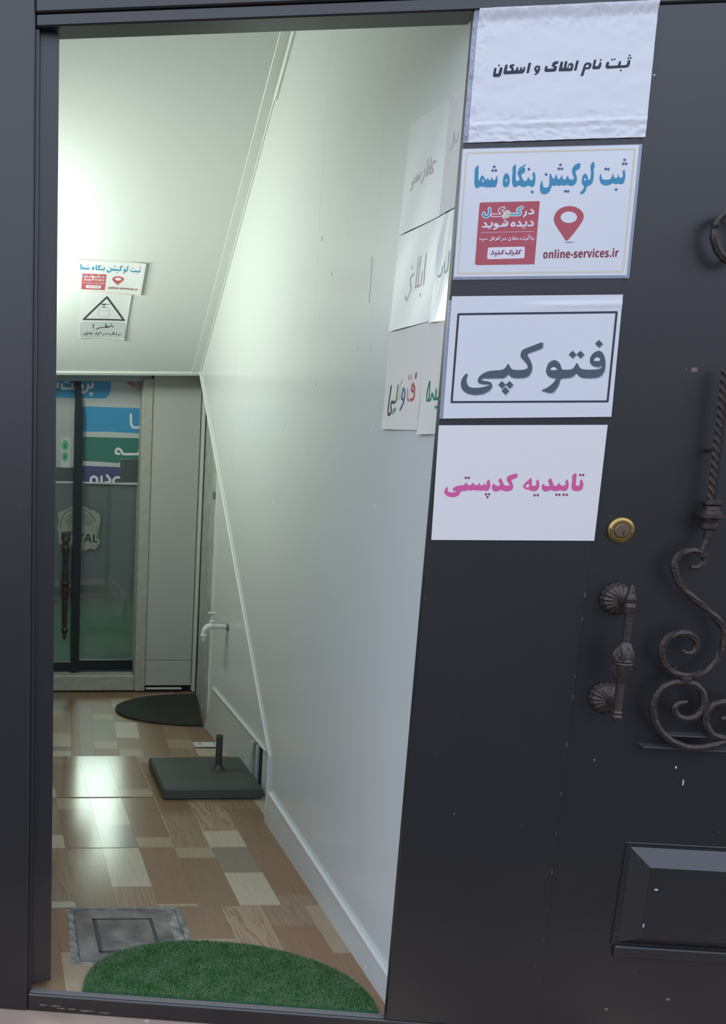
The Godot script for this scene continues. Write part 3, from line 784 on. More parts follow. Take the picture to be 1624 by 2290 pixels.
	# past the seam the boards lie at a small angle
	var back := [
		["l", -1.3, 0.0, -0.268, 0.04], ["g", -1.3, 0.04, -0.268, 0.09], ["l", -1.3, 0.09, -0.268, 0.24], ["b", -1.3, 0.24, -0.268, 0.55], ["g", -1.3, 0.55, -0.268, 1.1],
		["r", -0.268, 0.0, -0.235, 0.6], ["g", -0.235, 0.0, -0.18, 0.42], ["g", -0.235, 0.42, -0.18, 0.60], ["n", -0.268, 0.6, -0.09, 1.1],
		["n", -0.18, 0.0, -0.09, 0.075], ["b", -0.18, 0.075, -0.09, 0.165], ["g", -0.18, 0.165, -0.09, 0.43], ["b", -0.18, 0.43, -0.09, 0.5], ["n", -0.18, 0.5, -0.09, 0.6],
		["b", -0.09, 0.0, 0.0, 0.075], ["n", -0.09, 0.075, 0.0, 0.205], ["l", -0.09, 0.205, 0.0, 0.40], ["n", -0.09, 0.40, 0.0, 0.6], ["b", -0.09, 0.6, 0.0, 0.74], ["n", -0.09, 0.74, 0.0, 1.1],
		["n", 0.0, 0.0, 0.1, 0.42], ["t", 0.0, 0.42, 0.1, 1.1], ["t", 0.1, 0.0, 0.2, 0.1], ["b", 0.1, 0.1, 0.2, 0.2], ["t", 0.1, 0.2, 0.2, 0.7], ["b", 0.1, 0.7, 0.2, 1.1],
		["l", 0.2, 0.0, 0.31, 0.1], ["n", 0.2, 0.1, 0.31, 0.4], ["t", 0.2, 0.4, 0.31, 1.1], ["n", 0.31, 0.0, 0.5, 1.1],
	]
	var turn := 0.080
	var area_back := PackedVector2Array([Vector2(-0.86, 1.5), Vector2(0.70, 1.5), Vector2(0.70, 2.43), Vector2(-0.86, 2.43)])
	for k in back:
		var p := PackedVector2Array()
		for q in rect(k[1], k[2] - 0.06 if k[2] == 0.0 else k[2], k[3], k[4]):
			p.append(Vector2(0.301, 1.5) + Vector2(q.x * cos(turn) + q.y * sin(turn), q.y * cos(turn) - q.x * sin(turn)))
		for w in Geometry2D.intersect_polygons(p, area_back):
			plank(w, dull[k[0]], fl, 0.0, -0.008, 1.5)
	# the hatch: mortar bed, a gap, a concrete lid with a raised square
	var t := thing("floor_hatch", "square grey concrete inspection cover set in the plank floor behind the turf mat", "hatch cover", P(0.07, 0.28, -0.008))
	var bed := MB.new()
	var inner := PackedVector2Array([Vector2(-0.066, 0.160), Vector2(0.197, 0.160), Vector2(0.201, 0.397), Vector2(-0.060, 0.399)])
	bed.prism(hatch, flatf, -0.0078, -0.0045)
	for i in 4:
		var a := hatch[i]
		var b := hatch[(i + 1) % 4]
		var c := inner[(i + 1) % 4]
		var d := inner[i]
		for k in 6:
			var e0 := a.lerp(b, k / 6.0)
			var e1 := a.lerp(b, (k + 0.97) / 6.0)
			var i0 := d.lerp(c, k / 6.0)
			var i1 := d.lerp(c, (k + 0.97) / 6.0)
			i0 = i0.lerp(e0, rng.randf_range(0.1, 0.4))
			i1 = i1.lerp(e1, rng.randf_range(0.1, 0.4))
			bed.prism(PackedVector2Array([e0, e1, i1, i0]), flatf, -0.006, rng.randf_range(-0.0005, 0.0015))
	part("mortar_bed", bed, M.mortar, t)
	var lid := MB.new()
	lid.prism(PackedVector2Array([Vector2(-0.060, 0.166), Vector2(0.176, 0.168), Vector2(0.182, 0.391), Vector2(-0.055, 0.393)]), flatf, -0.006, -0.0005)
	part("lid", lid, M.concrete, t)
	var groove := MB.new()
	for k in [[-0.013, 0.199, -0.005, 0.351], [0.130, 0.199, 0.138, 0.351], [-0.013, 0.196, 0.138, 0.204], [-0.013, 0.345, 0.138, 0.353]]:
		groove.prism(rect(k[0], k[1], k[2], k[3]), flatf, -0.001, 0.0002)
	part("groove", groove, mat(lin(0.07, 0.07, 0.065), 0.9), t)
	var sq := MB.new()
	sq.box(Vector3(-0.003, -0.001, -0.343), Vector3(0.128, 0.002, -0.206), 0.002, corr())
	part("raised_square", sq, M.concrete, t)

# ---------------------------------------------------------------- walls and ceiling of the corridor
func corridor_walls() -> void:
	var wf := Transform3D(Basis(EV, Vector3.UP, EU), P(0.591, 0, 0))     # x = v, y = h, z = away from the corridor
	var outline := PackedVector2Array([Vector2(-0.052, 0), Vector2(0.925, 0), Vector2(0.925, 0.212), Vector2(2.128, 1.398), Vector2(0.75, 2.595), Vector2(-0.052, 2.595)])
	var backing := MB.new()
	backing.prism(outline, wf, 0.006, 0.009)
	var wr := struct("wall_right", backing, M.trim)
	var v := -0.052
	var k := 0
	while v < 2.13:
		var strip := rect(v + 0.00005, -0.1, v + 0.19995, 3.0)
		for q in Geometry2D.intersect_polygons(strip, outline):
			var mb := MB.new()
			var turn := Transform3D(Basis(Vector3.UP, deg_to_rad(rng.randf_range(-0.05, 0.05))), Vector3.ZERO)
			var c := Transform3D(Basis(), Vector3(v + 0.1, 0, 0))
			mb.prism(q, wf * c * turn * c.affine_inverse(), 0.0, 0.005)
			part("panel", mb, M.wall, wr)
		v += 0.2
		k += 1
	# thick part of the wall behind the near half, so that the alcove has an end
	var solid := MB.new()
	solid.prism(PackedVector2Array([Vector2(-0.05, 0), Vector2(0.86, 0), Vector2(0.86, 0.22), Vector2(-0.05, 2.595)]), wf, 0.009, 0.11)
	struct("wall_right", solid, M.plain)
	# trims: edge of the panelling, the ceiling edge
	var tr := MB.new()
	bar_on(tr, wf, Vector2(0.920, 0.212), Vector2(2.133, 1.403), 0.012, -0.006)
	bar_on(tr, wf, Vector2(0.922, 0.0), Vector2(0.922, 0.216), 0.010, -0.006)
	struct("trim_1", tr, M.trim)
	var tr2 := MB.new()
	bar_on(tr2, wf, Vector2(2.128, 1.398), Vector2(0.75, 2.595), 0.006, -0.005)
	bar_on(tr2, wf, Vector2(1.21, 2.178), Vector2(0.78, 2.55), 0.020, -0.009)
	struct("trim_2", tr2, M.trim)
	# skirting below the panelling, with a bead on top
	var sk := MB.new()
	sk.prism(PackedVector2Array([Vector2(-0.052, 0), Vector2(0.916, 0), Vector2(0.900, 0.104), Vector2(-0.052, 0.064)]), wf, -0.007, 0.0)
	var bb := struct("baseboard_right", sk, M.wall)
	var bead := MB.new()
	bar_on(bead, wf, Vector2(-0.052, 0.067), Vector2(0.898, 0.107), 0.008, -0.010)
	part("bead", bead, M.trim, bb)
	var spot := MB.new()
	spot.lathe([[0.0, 0.002], [0.004, 0.0015], [0.006, 0.0]], Transform3D(Basis(EV, -EU, Vector3.UP), wf * Vector3(0.095, 0.016, -0.007)), 10)
	part("paint_drop", spot, M.hole, bb, "white paint drop")
	# loose screws and glue dabs on the panelling
	for q in [[0.72, 1.70, 0.006, 0.0025], [0.63, 1.60, 0.005, 0.0025], [0.70, 1.33, 0.006, 0.0025], [0.95, 1.22, 0.006, 0.0025], [0.30, 1.22, 0.007, 0.003], [0.25, 1.05, 0.007, 0.003], [1.02, 0.985, 0.004, 0.010], [0.42, 1.41, 0.007, 0.0025], [0.34, 1.40, 0.006, 0.0025], [1.30, 1.37, 0.006, 0.0025], [0.365, 1.555, 0.050, 0.0015]]:
		var d := MB.new()
		d.box(Vector3(q[0] - q[3], q[1] - q[2], -0.0012), Vector3(q[0] + q[3], q[1] + q[2], 0.0004), 0.0006, wf)
		part("tape_scrap", d, M.trim, wr)
	# the sloping ceiling: boards across the corridor
	var up := (Vector3.UP * 0.8687 - EV).normalized()
	var cf := Transform3D(Basis(EU, up, EU.cross(up)), P(0, 2.131, 1.400))   # z = down into the corridor
	var cb := MB.new()
	cb.prism(rect(-0.88, -0.01, 0.62, 1.83), cf, -0.03, -0.008)
	var ce := struct("ceiling", cb, M.ceil)
	var s := 0.0
	while s < 1.82:
		var mb := MB.new()
		mb.prism(rect(-0.88, s + 0.00005, 0.591, minf(s + 0.25735, 1.82)), cf, -0.008, 0.0)
		part("board", mb, M.ceil, ce)
		s += 0.2574
	var edge := MB.new()
	edge.box(Vector3(0.553, 0.0, 0.0), Vector3(0.591, 1.8, 0.003), 0.001, cf)
	part("edge_strip", edge, M.trim, ce)
	var low := MB.new()
	low.box(Vector3(-0.86, -0.014, -0.012), Vector3(0.60, 0.003, 0.006), 0.002, cf)
	part("lower_bead", low, M.trim, ce)
	var flatc := MB.new()
	flatc.box(Vector3(-0.90, 2.595, -0.80), Vector3(0.75, 2.63, -0.20), 0.0, corr())
	struct("ceiling", flatc, M.ceil)
	var soff := MB.new()
	soff.box(Vector3(-0.90, 1.412, -2.46), Vector3(0.76, 1.45, -2.128), 0.0, corr())
	struct("ceiling", soff, M.plain)
	# left wall, hidden by the open leaf
	var lw := MB.new()
	lw.box(Vector3(-0.90, -0.1, -2.46), Vector3(-0.85, 2.63, -0.20), 0.0, corr())
	struct("wall_left", lw, M.ceil)
	# alcove: the wall with the tap, and the angled piece behind it
	var a := P(0.607, 1.827, 0)
	var b := P(0.607 + 0.054 * 0.95, 0.877, 0)
	var tf := Transform3D(Basis((b - a).normalized(), Vector3.UP, (b - a).normalized().cross(Vector3.UP)), a)   # x = towards the door
	if tf.basis.z.dot(EU) < 0.0:
		tf.basis.z = -tf.basis.z
	var tw := MB.new()
	tw.prism(PackedVector2Array([Vector2(0, 0), Vector2(0.95, 0), Vector2(0.95, 2.2), Vector2(0, 1.42)]), tf, 0.0, 0.03)
	struct("wall_alcove", tw, M.wall)
	var te := MB.new()
	te.box(Vector3(-0.004, 0.0, -0.004), Vector3(0.008, 1.42, 0.01), 0.002, tf)
	struct("trim_3", te, M.trim)
	var sb := MB.new()
	var st := Transform3D(tf.basis * Basis(Vector3.RIGHT, 0.0), tf.origin)
	for i in 1:
		var prof := [Vector3(0.0, 0, -0.014), Vector3(0.595, 0, -0.014), Vector3(0.595, 0.158, -0.002), Vector3(0.075, 0.181, -0.002)]
		var bk := [Vector3(0.0, 0, 0.0), Vector3(0.595, 0, 0.0), Vector3(0.595, 0.158, 0.0), Vector3(0.075, 0.181, 0.0)]
		sb.quad(st * prof[0], st * prof[1], st * prof[2], st * prof[3], -EU)
		for j in 4:
			var j2 := (j + 1) % 4
			sb.quad(st * prof[j], st * prof[j2], st * bk[j2], st * bk[j], (st * prof[j] + st * prof[j2]) / 2.0 - st * Vector3(0.3, 0.08, -0.007))
	var sbo := struct("baseboard_alcove", sb, M.dirty if false else M.plain)
	var sbb := MB.new()
	sbb.sweep(PackedVector3Array([tf * Vector3(0.070, 0.183, -0.004), tf * Vector3(0.40, 0.168, -0.004), tf * Vector3(0.70, 0.154, -0.004)]), [0.0055], 8, Vector3.UP)
	part("bead", sbb, M.trim, sbo)
	var sbg := MB.new()
	sbg.box(Vector3(0.598, 0.0, -0.003), Vector3(0.655, 0.150, 0.0005), 0.0, tf)
	part("gap", sbg, M.gap, sbo, "dark gap at the end of the skirting")
	var sbp := MB.new()
	sbp.box(Vector3(0.620, 0.0, -0.012), Vector3(0.636, 0.150, -0.002), 0.002, tf)
	sbp.box(Vector3(0.575, 0.05, -0.016), Vector3(0.594, 0.150, -0.008), 0.002, tf)
	part("broken_end", sbp, M.dirty, sbo, "rusty broken end of the skirting")
	var c0 := P(0.603, 1.829, 0)
	var c1 := P(0.664, 2.325, 0)
	var af := Transform3D(Basis((c1 - c0).normalized(), Vector3.UP, (c1 - c0).normalized().cross(Vector3.UP)), c0)
	var aw := MB.new()
	var len := c0.distance_to(c1)
	aw.prism(PackedVector2Array([Vector2(0, 0), Vector2(len * 0.45, 0), Vector2(len * 0.45, 1.42), Vector2(0, 1.42)]), af, 0.002, 0.03)
	aw.prism(PackedVector2Array([Vector2(len * 0.46, 0), Vector2(len, 0), Vector2(len, 1.42), Vector2(len * 0.46, 1.42)]), af, 0.0, 0.03)
	struct("wall_angled", aw, M.dirty)
	var crack := MB.new()
	crack.prism(PackedVector2Array([Vector2(len * 0.93, 0.0), Vector2(len * 0.985, 0.02), Vector2(len * 0.97, 0.5), Vector2(len * 0.975, 1.3), Vector2(len * 0.955, 1.3), Vector2(len * 0.945, 0.5), Vector2(len * 0.90, 0.16)]), af, -0.001, 0.001)
	struct("trim_4", crack, M.gap)
	var latch := MB.new()
	latch.box(Vector3(0.012, 0.915, -0.008), Vector3(0.05, 0.94, 0.003), 0.002, af)
	struct("trim_5", latch, mat(lin(0.16, 0.18, 0.17), 0.5))

func bar_on(mb: MB, f: Transform3D, a: Vector2, b: Vector2, w: float, out: float) -> void:
	# a flat bar lying on the plane z = 0 of f, from a to b, standing out by -out
	var d := (b - a).normalized()
	var t := f * Transform3D(Basis(Vector3(d.x, d.y, 0), Vector3(-d.y, d.x, 0), Vector3(0, 0, 1)), Vector3(a.x, a.y, 0))
	mb.box(Vector3(0, -w / 2.0, minf(out, 0.0)), Vector3(a.distance_to(b), w / 2.0, maxf(out, 0.0)), 0.0012, t)

# ---------------------------------------------------------------- far end: glass door, banner, the shop behind
func far_end() -> void:
	var f := corr()
	var wf := MB.new()
	wf.box(Vector3(0.43, 0.0, -2.44), Vector3(0.80, 1.45, -2.345), 0.0, f)
	wf.box(Vector3(-0.90, 0.0, -2.44), Vector3(-0.30, 1.45, -2.345), 0.0, f)
	var w := struct("wall_far", wf, M.gap)
	var p1 := MB.new()
	p1.box(Vector3(0.436, 0.142, -2.345), Vector3(0.642, 1.41, -2.330), 0.002, f)
	part("panel", p1, M.plain, w)
	var p2 := MB.new()
	p2.box(Vector3(0.436, 0.026, -2.345), Vector3(0.642, 0.140, -2.329), 0.002, f)
	part("panel", p2, M.plain, w)
	var p3 := MB.new()
	p3.box(Vector3(0.645, 0.0, -2.345), Vector3(0.672, 1.41, -2.334), 0.002, f)
	part("corner_strip", p3, M.plain, w)
	var p4 := MB.new()
	p4.box(Vector3(0.648, 0.0, -2.333), Vector3(0.660, 1.41, -2.312), 0.002, f)
	part("quarter_bead", p4, M.trim, w)
	var p5 := MB.new()
	p5.box(Vector3(0.44, 0.010, -2.335), Vector3(0.60, 0.016, -2.318), 0.001, f)
	part("kick_strip", p5, M.trim, w)
	# glass door
	var d := thing("door_3", "door 3", "", P(0.1, 2.40, 0), "", "structure")
	var fr := MB.new()
	fr.box(Vector3(0.389, 0.0, -2.43), Vector3(0.435, 1.38, -2.325), 0.004, f)
	part("frame_post", fr, M.cream, d)
	var th := MB.new()
	th.box(Vector3(-0.30, 0.0, -2.43), Vector3(0.389, 0.071, -2.332), 0.005, f)
	part("threshold", th, M.cream, d)
	var hd := MB.new()
	hd.box(Vector3(-0.30, 1.368, -2.43), Vector3(0.435, 1.412, -2.345), 0.002, f)
	part("head_rail", hd, M.alu_pale, d)
	var tk := MB.new()
	tk.box(Vector3(-0.30, 0.071, -2.43), Vector3(0.389, 0.080, -2.40), 0.001, f)
	part("track", tk, mat(lin(0.03, 0.055, 0.05), 0.4), d)
	for k in [[0.125, 0.389, -2.422, 0.080, 0.122], [-0.30, 0.110, -2.408, 0.080, 0.116]]:
		var r := MB.new()
		r.box(Vector3(k[0], k[3], k[2] - 0.012), Vector3(k[1], k[4], k[2] + 0.012), 0.002, f)
		part("bottom_rail", r, M.alu, d)
		var g := MB.new()
		g.box(Vector3(k[0], k[4], k[2] - 0.003), Vector3(k[1], 1.380, k[2] + 0.003), 0.0, f)
		part("glass_pane", g, M.glass, d)
	var s := MB.new()
	s.prism(PackedVector2Array([Vector2(0.104, 0.076), Vector2(0.141, 0.076), Vector2(0.141, 1.22), Vector2(0.133, 1.30), Vector2(0.127, 1.408), Vector2(0.106, 1.408), Vector2(0.106, 1.30), Vector2(0.104, 1.22)]), f * Transform3D(Basis(), Vector3(0, 0, -2.412)), 0.0, 0.034)
	part("meeting_stile", s, M.alu, d)
	var h := MB.new()
	var hx := f * Vector3(0.072, 0.0, -2.365)
	h.lathe([[0.0, 0.228], [0.006, 0.234], [0.010, 0.246], [0.006, 0.258], [0.013, 0.268], [0.015, 0.276], [0.008, 0.286], [0.011, 0.31], [0.012, 0.40], [0.010, 0.41], [0.014, 0.425], [0.016, 0.45], [0.015, 0.475], [0.022, 0.486], [0.022, 0.492], [0.014, 0.50], [0.015, 0.53], [0.011, 0.56], [0.013, 0.62], [0.016, 0.645], [0.011, 0.66], [0.014, 0.68], [0.007, 0.70], [0.0, 0.706]], Transform3D(Basis(), hx), 14)
	for y in [0.262, 0.652]:
		h.sweep(PackedVector3Array([f * Vector3(0.072, y, -2.365), f * Vector3(0.072, y, -2.405)]), [0.006], 8, Vector3.UP)
	part("pull_handle", h, M.bronze, d, "dark turned pull handle")
	banner()
	# the shop
	var sh := MB.new()
	sh.box(Vector3(-0.9, -0.1, -4.22), Vector3(1.6, 0.05, -2.44), 0.0, f)
	struct("floor_shop", sh, M.carpet)
	var sw := MB.new()
	sw.box(Vector3(-0.9, -0.1, -4.30), Vector3(1.6, 2.5, -4.20), 0.0, f)
	sw.box(Vector3(-1.0, -0.1, -4.30), Vector3(-0.9, 2.5, -2.44), 0.0, f)
	sw.box(Vector3(1.6, -0.1, -4.30), Vector3(1.7, 2.5, -2.44), 0.0, f)
	sw.box(Vector3(-1.0, 2.5, -4.30), Vector3(1.7, 2.6, -2.40), 0.0, f)
	sw.box(Vector3(-1.0, 1.45, -2.50), Vector3(1.7, 2.5, -2.44), 0.0, f)
	sw.box(Vector3(0.44, -0.1, -2.50), Vector3(1.7, 1.45, -2.44), 0.0, f)
	sw.box(Vector3(-1.0, -0.1, -2.50), Vector3(-0.30, 1.45, -2.44), 0.0, f)
	struct("wall_shop", sw, M.shop)

func banner() -> void:
	var c := []
	for i in 4:
		c.append(P(BAN_C[i * 2], 2.405, BAN_C[i * 2 + 1]))
	var s := sheet(c, -EV, still)
	var t := thing("glass_banner", "printed vinyl banner with blue, green and purple stripes on the glass door", "banner", (c[2] + c[3]) / 2.0)
	part("backing", sheet_body(s, 2, 2, 0.0006), M.vinyl, t)
	each("blue_stripe", func(l): return shapes(l, s, 0.0003), BAN_BLUE, M.vinyl_blue, t)
	part("green_stripe", shapes(BAN_GREEN, s, 0.0003), M.vinyl_green, t)
	part("purple_stripe", shapes(BAN_PURPLE, s, 0.0003), M.vinyl_purple, t)
	each("dark_panel", func(l): return shapes(l, s, 0.0006, 0), BAN_HOLE, M.vinyl_dark, t)
	part("red_mark", shapes(BAN_MAP, s, 0.0003, 2), mat(lin(0.55, 0.18, 0.17), 0.6), t)
	var tx := strokes(BAN_TEXT, s, 0.0105, 0.0009)
	shapes(BAN_TEXT_DOTS, s, 0.0009, 0, Vector2.ZERO, Vector2.ZERO, tx)
	part("lettering", tx, M.ink_white, t)
	each("rule", func(l): return strokes(l, s, 0.0085, 0.0009), BAN_RULE, M.vinyl, t)
	part("card", shapes(BAN_CARD, s, 0.0006, 0), M.vinyl, t)
	each("green_dot", func(l): return shapes(l, s, 0.0009), BAN_CARD_DOTS, M.vinyl_lime, t)
	each("dot_core", func(l): return shapes(l, s, 0.0012), BAN_CARD_CORES, M.ink_green, t)
	var cb := []
	for i in 4:
		cb.append(P(BDG_C[i * 2], 2.405, BDG_C[i * 2 + 1]))
	var b := sheet(cb, -EV, still)
	var t2 := thing("glass_sticker", "round cream badge sticker reading METAL on the dark lower glass", "sticker", (cb[2] + cb[3]) / 2.0)
	part("badge", shapes(BDG_SHAPE, b, 0.0, 2), M.badge, t2)
	each("ring", func(l): return strokes(l, b, 0.004, 0.0004), BDG_RINGS, M.badge_dark, t2)
	var art := shapes(BDG_ART, b, 0.0004, 1)
	part("emblem", art, mat(lin(0.22, 0.25, 0.23), 0.6), t2)
	part("ribbon", shapes(BDG_BAND, b, 0.0004, 1), M.badge_dark, t2)
	var swirl := MB.new()
	for k in 9:
		var ctr := Vector2(lerpf(0.052, 0.145, (k % 5) / 4.0), 0.055 + 0.028 * float(k / 5) + 0.006 * (k % 2))
		for a in 7:
			var p0 := ctr + Vector2(cos(a * 0.8), sin(a * 0.8)) * (0.011 - 0.0011 * a)
			var p1 := ctr + Vector2(cos(a * 0.8 + 0.8), sin(a * 0.8 + 0.8)) * (0.0099 - 0.0011 * a)
			var o := (p1 - p0).normalized().orthogonal() * 0.0012
			fill(swirl, PackedVector2Array([p0 + o, p1 + o, p1 - o, p0 - o]), b, 0.0008)
	part("swirls", swirl, M.badge, t2)
	lettering("METAL", b, points(BDG_WORD[0], b)[0], points(BDG_WORD[0], b)[1], 0.036, 0.0008, M.badge_dark, t2)

func lettering(text: String, s: Sheet, a: Vector2, b: Vector2, height: float, off: float, m: Material, under: Node3D) -> void:
	# latin letters run from a to b along their base line
	var tm := TextMesh.new()
	var fo := SystemFont.new()
	fo.font_names = PackedStringArray(["Droid Sans"])
	fo.font_weight = 700
	tm.font = fo
	tm.text = text
	tm.font_size = 64
	tm.pixel_size = 0.01
	tm.depth = 0.001
	tm.curve_step = 1.0
	var bb := tm.get_aabb()
	var arr := tm.surface_get_arrays(0)
	var vs: PackedVector3Array = arr[Mesh.ARRAY_VERTEX]
	var ix = arr[Mesh.ARRAY_INDEX]
	var mb := MB.new()
	var order: PackedInt32Array = ix if ix != null and ix.size() else PackedInt32Array(range(vs.size()))
	var base := bb.position.y
	for i in range(0, order.size(), 3):
		var w := []
		for k in 3:
			var q := vs[order[i + k]]
			var d := (b - a)
			var r := Vector2((q.x - bb.position.x) / bb.size.x, (q.y - base) / bb.size.y)
			var x := a + d * r.x + d.normalized().orthogonal() * -r.y * height * -1.0
			w.append(s.at(x.x, a.y + d.y * r.x - r.y * height, off))
		mb.flat(w[0], w[1], w[2], s.nrm)
	part("lettering", mb, m, under)

# ---------------------------------------------------------------- the street door
func door_frame() -> void:
	var t := thing("trim_6", "dark door frame", "", Vector3(0.6, 0, 0), "", "structure")
	var j := MB.new()
	j.box(Vector3(-0.30, -0.036, -0.09), Vector3(-0.192, 2.16, 0.0), 0.003)
	part("jamb", j, M.door, t)
	var j1 := MB.new()
	j1.box(Vector3(-0.193, 0.0, -0.030), Vector3(-0.1845, 1.957, -0.012), 0.0015)
	part("jamb_stop", j1, M.door, t)
	var j2 := MB.new()
	j2.box(Vector3(1.37, -0.036, -0.09), Vector3(1.46, 2.16, 0.0), 0.003)
	part("jamb", j2, M.door, t)
	var h := MB.new()
	h.box(Vector3(-0.192, 1.980, -0.09), Vector3(1.37, 2.16, 0.0), 0.003)
	part("header", h, M.door, t)
	var h2 := MB.new()
	h2.box(Vector3(-0.192, 1.957, -0.075), Vector3(1.37, 1.9798, -0.004), 0.003)
	part("header_lip", h2, M.door, t)
	var s := MB.new()
	s.box(Vector3(-0.192, -0.036, -0.024), Vector3(1.37, 0.004, -0.002), 0.003)
	part("threshold", s, M.door, t)
	var s2 := MB.new()
	s2.box(Vector3(-0.188, 0.0005, -0.0225), Vector3(0.565, 0.0058, -0.008), 0.001)
	part("threshold_strip", s2, M.worn, t, "worn grey metal strip")
	# flaked paint along the foot of the threshold
	var c := MB.new()
	var r := RandomNumberGenerator.new()
	r.seed = 5
	for k in 7:
		var x := -0.165 + 0.021 * k + r.randf_range(-0.008, 0.006)
		var y := -0.021 - 0.0011 * k + r.randf_range(-0.002, 0.002)
		var w := r.randf_range(0.012, 0.026)
		var q := PackedVector2Array()
		for i in 9:
			q.append(Vector2(x + w * i / 8.0, y - r.randf_range(0.0004, 0.0022) * sin(PI * (i + 0.5) / 9.0)))
		for i in 9:
			q.append(Vector2(x + w * (8 - i) / 8.0 + 0.001, y + 0.0004 + r.randf_range(0.0, 0.0024) * sin(PI * (i + 0.5) / 9.0)))
		c.prism(q, Transform3D(), -0.003, -0.0014)
	part("bare_patch", c, M.primer, t, "bare pinkish patches where paint has flaked off")

func closed_leaf() -> void:
	var t := thing("door_1", "closed door leaf", "", Vector3(0.95, 0, 0), "", "structure")
	var l := MB.new()
	l.box(Vector3(0.60, 0.008, -0.045), Vector3(1.366, 1.9565, -0.006), 0.002)
	part("leaf", l, M.door, t)
	var s := MB.new()
	s.prism(PackedVector2Array([Vector2(0.5665, 0.008), Vector2(0.8600, 0.008), Vector2(0.8735, 1.9565), Vector2(0.5785, 1.9565)]), Transform3D(), -0.018, 0.0)
	part("cover_strip", s, M.door, t)
	# chipped paint along the edge of the strip
	var r := RandomNumberGenerator.new()
	r.seed = 9
	for k in 11:
		var y := 0.10 + 0.085 * k + r.randf_range(-0.03, 0.03)
		var x := 0.8600 + 0.0135 * (y - 0.008) / 1.9485
		var e := MB.new()
		var hh := r.randf_range(0.002, 0.006)
		e.prism(PackedVector2Array([Vector2(x + 0.0002, y - hh), Vector2(x + 0.0002, y + hh), Vector2(x - 0.0012, y + hh * 0.3), Vector2(x - 0.0008, y - hh * 0.5)]), Transform3D(), -0.002, 0.0003)
		part("paint_chip", e, M.primer, t)
	# flecks of paint and bare spots on the sheet
	for k in [[1.0870, 0.5576, 0.0012, 0.0057, 0], [1.0704, 0.5879, 0.0016, 0.0024, 0], [1.0124, 1.3433, 0.0049, 0.0040, 1], [0.9202, 0.5956, 0.0020, 0.0020, 1], [1.0520, 0.3415, 0.0032, 0.0016, 0], [1.0372, 0.2642, 0.0012, 0.0036, 0], [1.0293, 0.2520, 0.0012, 0.0032, 0], [0.9283, 0.9170, 0.0012, 0.0012, 0], [1.1133, 0.0945, 0.0036, 0.0024, 1], [0.9987, 0.0630, 0.0028, 0.0024, 1], [0.8541, 1.9215, 0.0016, 0.0016, 1], [0.8869, 1.8431, 0.0016, 0.0016, 0]]:
		var e := MB.new()
		e.box(Vector3(k[0] - k[2], k[1] - k[3], -0.008), Vector3(k[0] + k[2], k[1] + k[3], 0.0164 if k[0] > 1.03 and k[1] < 0.39 and k[1] > 0.23 else -0.0054), 0.0003)
		part("paint_fleck", e, M.primer if k[4] else M.hole, t)
	# pressed panel low on the leaf: a raised field with sloping sides, and a ledge under it
	var p := MB.new()
	var x0 := 1.003
	var x1 := 1.33
	var y0 := 0.209
	var y1 := 0.425
	var o := [Vector3(x0, y1, -0.003), Vector3(x1, y1, -0.003), Vector3(x1, y0, -0.003), Vector3(x0 - 0.004, y0, -0.003)]
	var e := [Vector3(x0 + 0.003, y1 - 0.006, -0.006), Vector3(x1, y1 - 0.006, -0.006), Vector3(x1, y0 + 0.004, -0.006), Vector3(x0, y0 + 0.004, -0.006)]
	var q := [Vector3(x0 + 0.033, y1 - 0.038, 0.016), Vector3(x1 - 0.03, y1 - 0.038, 0.016), Vector3(x1 - 0.03, y0 + 0.028, 0.016), Vector3(x0 + 0.030, y0 + 0.028, 0.016)]
	for i in 4:
		var k := (i + 1) % 4
		p.quad(e[i], e[k], q[k], q[i], Vector3(0, 0, 1))
	p.quad(q[0], q[1], q[2], q[3], Vector3(0, 0, 1))
	part("raised_panel", p, M.door, t)
	var rim := MB.new()
	rim.box(Vector3(x0 - 0.006, y0 - 0.026, -0.008), Vector3(x1 + 0.01, y0 - 0.001, 0.002), 0.0025)
	part("panel_ledge", rim, M.door, t)
	var rim2 := MB.new()
	rim2.box(Vector3(x0 - 0.007, y1, -0.008), Vector3(x1 + 0.01, y1 + 0.004, -0.004), 0.001)
	rim2.prism(PackedVector2Array([Vector2(x0 - 0.012, y0 - 0.001), Vector2(x0 - 0.003, y0 - 0.001), Vector2(x0 + 0.001, y1), Vector2(x0 - 0.006, y1)]), Transform3D(), -0.008, -0.004)
	part("panel_rim", rim2, M.door, t)
	# lock
	var lk := MB.new()
	var lf := Transform3D(Basis(Vector3.RIGHT, PI / 2), Vector3(0.9185, 1.049, -0.006))
	lk.lathe([[0.0235, 0.0], [0.0245, 0.0015], [0.0235, 0.004], [0.019, 0.0062], [0.0138, 0.0064], [0.0132, 0.0045]], lf, 40)
	var lo := part("lock_rosette", lk, M.brass, t)
	var cy := MB.new()
	cy.lathe([[0.0132, 0.003], [0.0130, 0.0072], [0.0120, 0.0082], [0.0, 0.0084]], lf, 32)
	part("cylinder", cy, M.brass_dull, lo)
	var ks := MB.new()
	ks.box(Vector3(0.9205, 1.039, 0.0018), Vector3(0.9222, 1.049, 0.0030), 0.0002)
	part("keyhole", ks, M.slot, lo)
	for a in [-1.0, 1.0]:
		var sc := MB.new()
		sc.lathe([[0.0028, 0.005], [0.0026, 0.0072], [0.0, 0.0078]], Transform3D(lf.basis, lf.origin + Vector3(a * 0.0183, a * -0.002, 0)), 12)
		part("screw", sc, M.brass_dull, lo)
	pull_handle(t)
	grille(t)

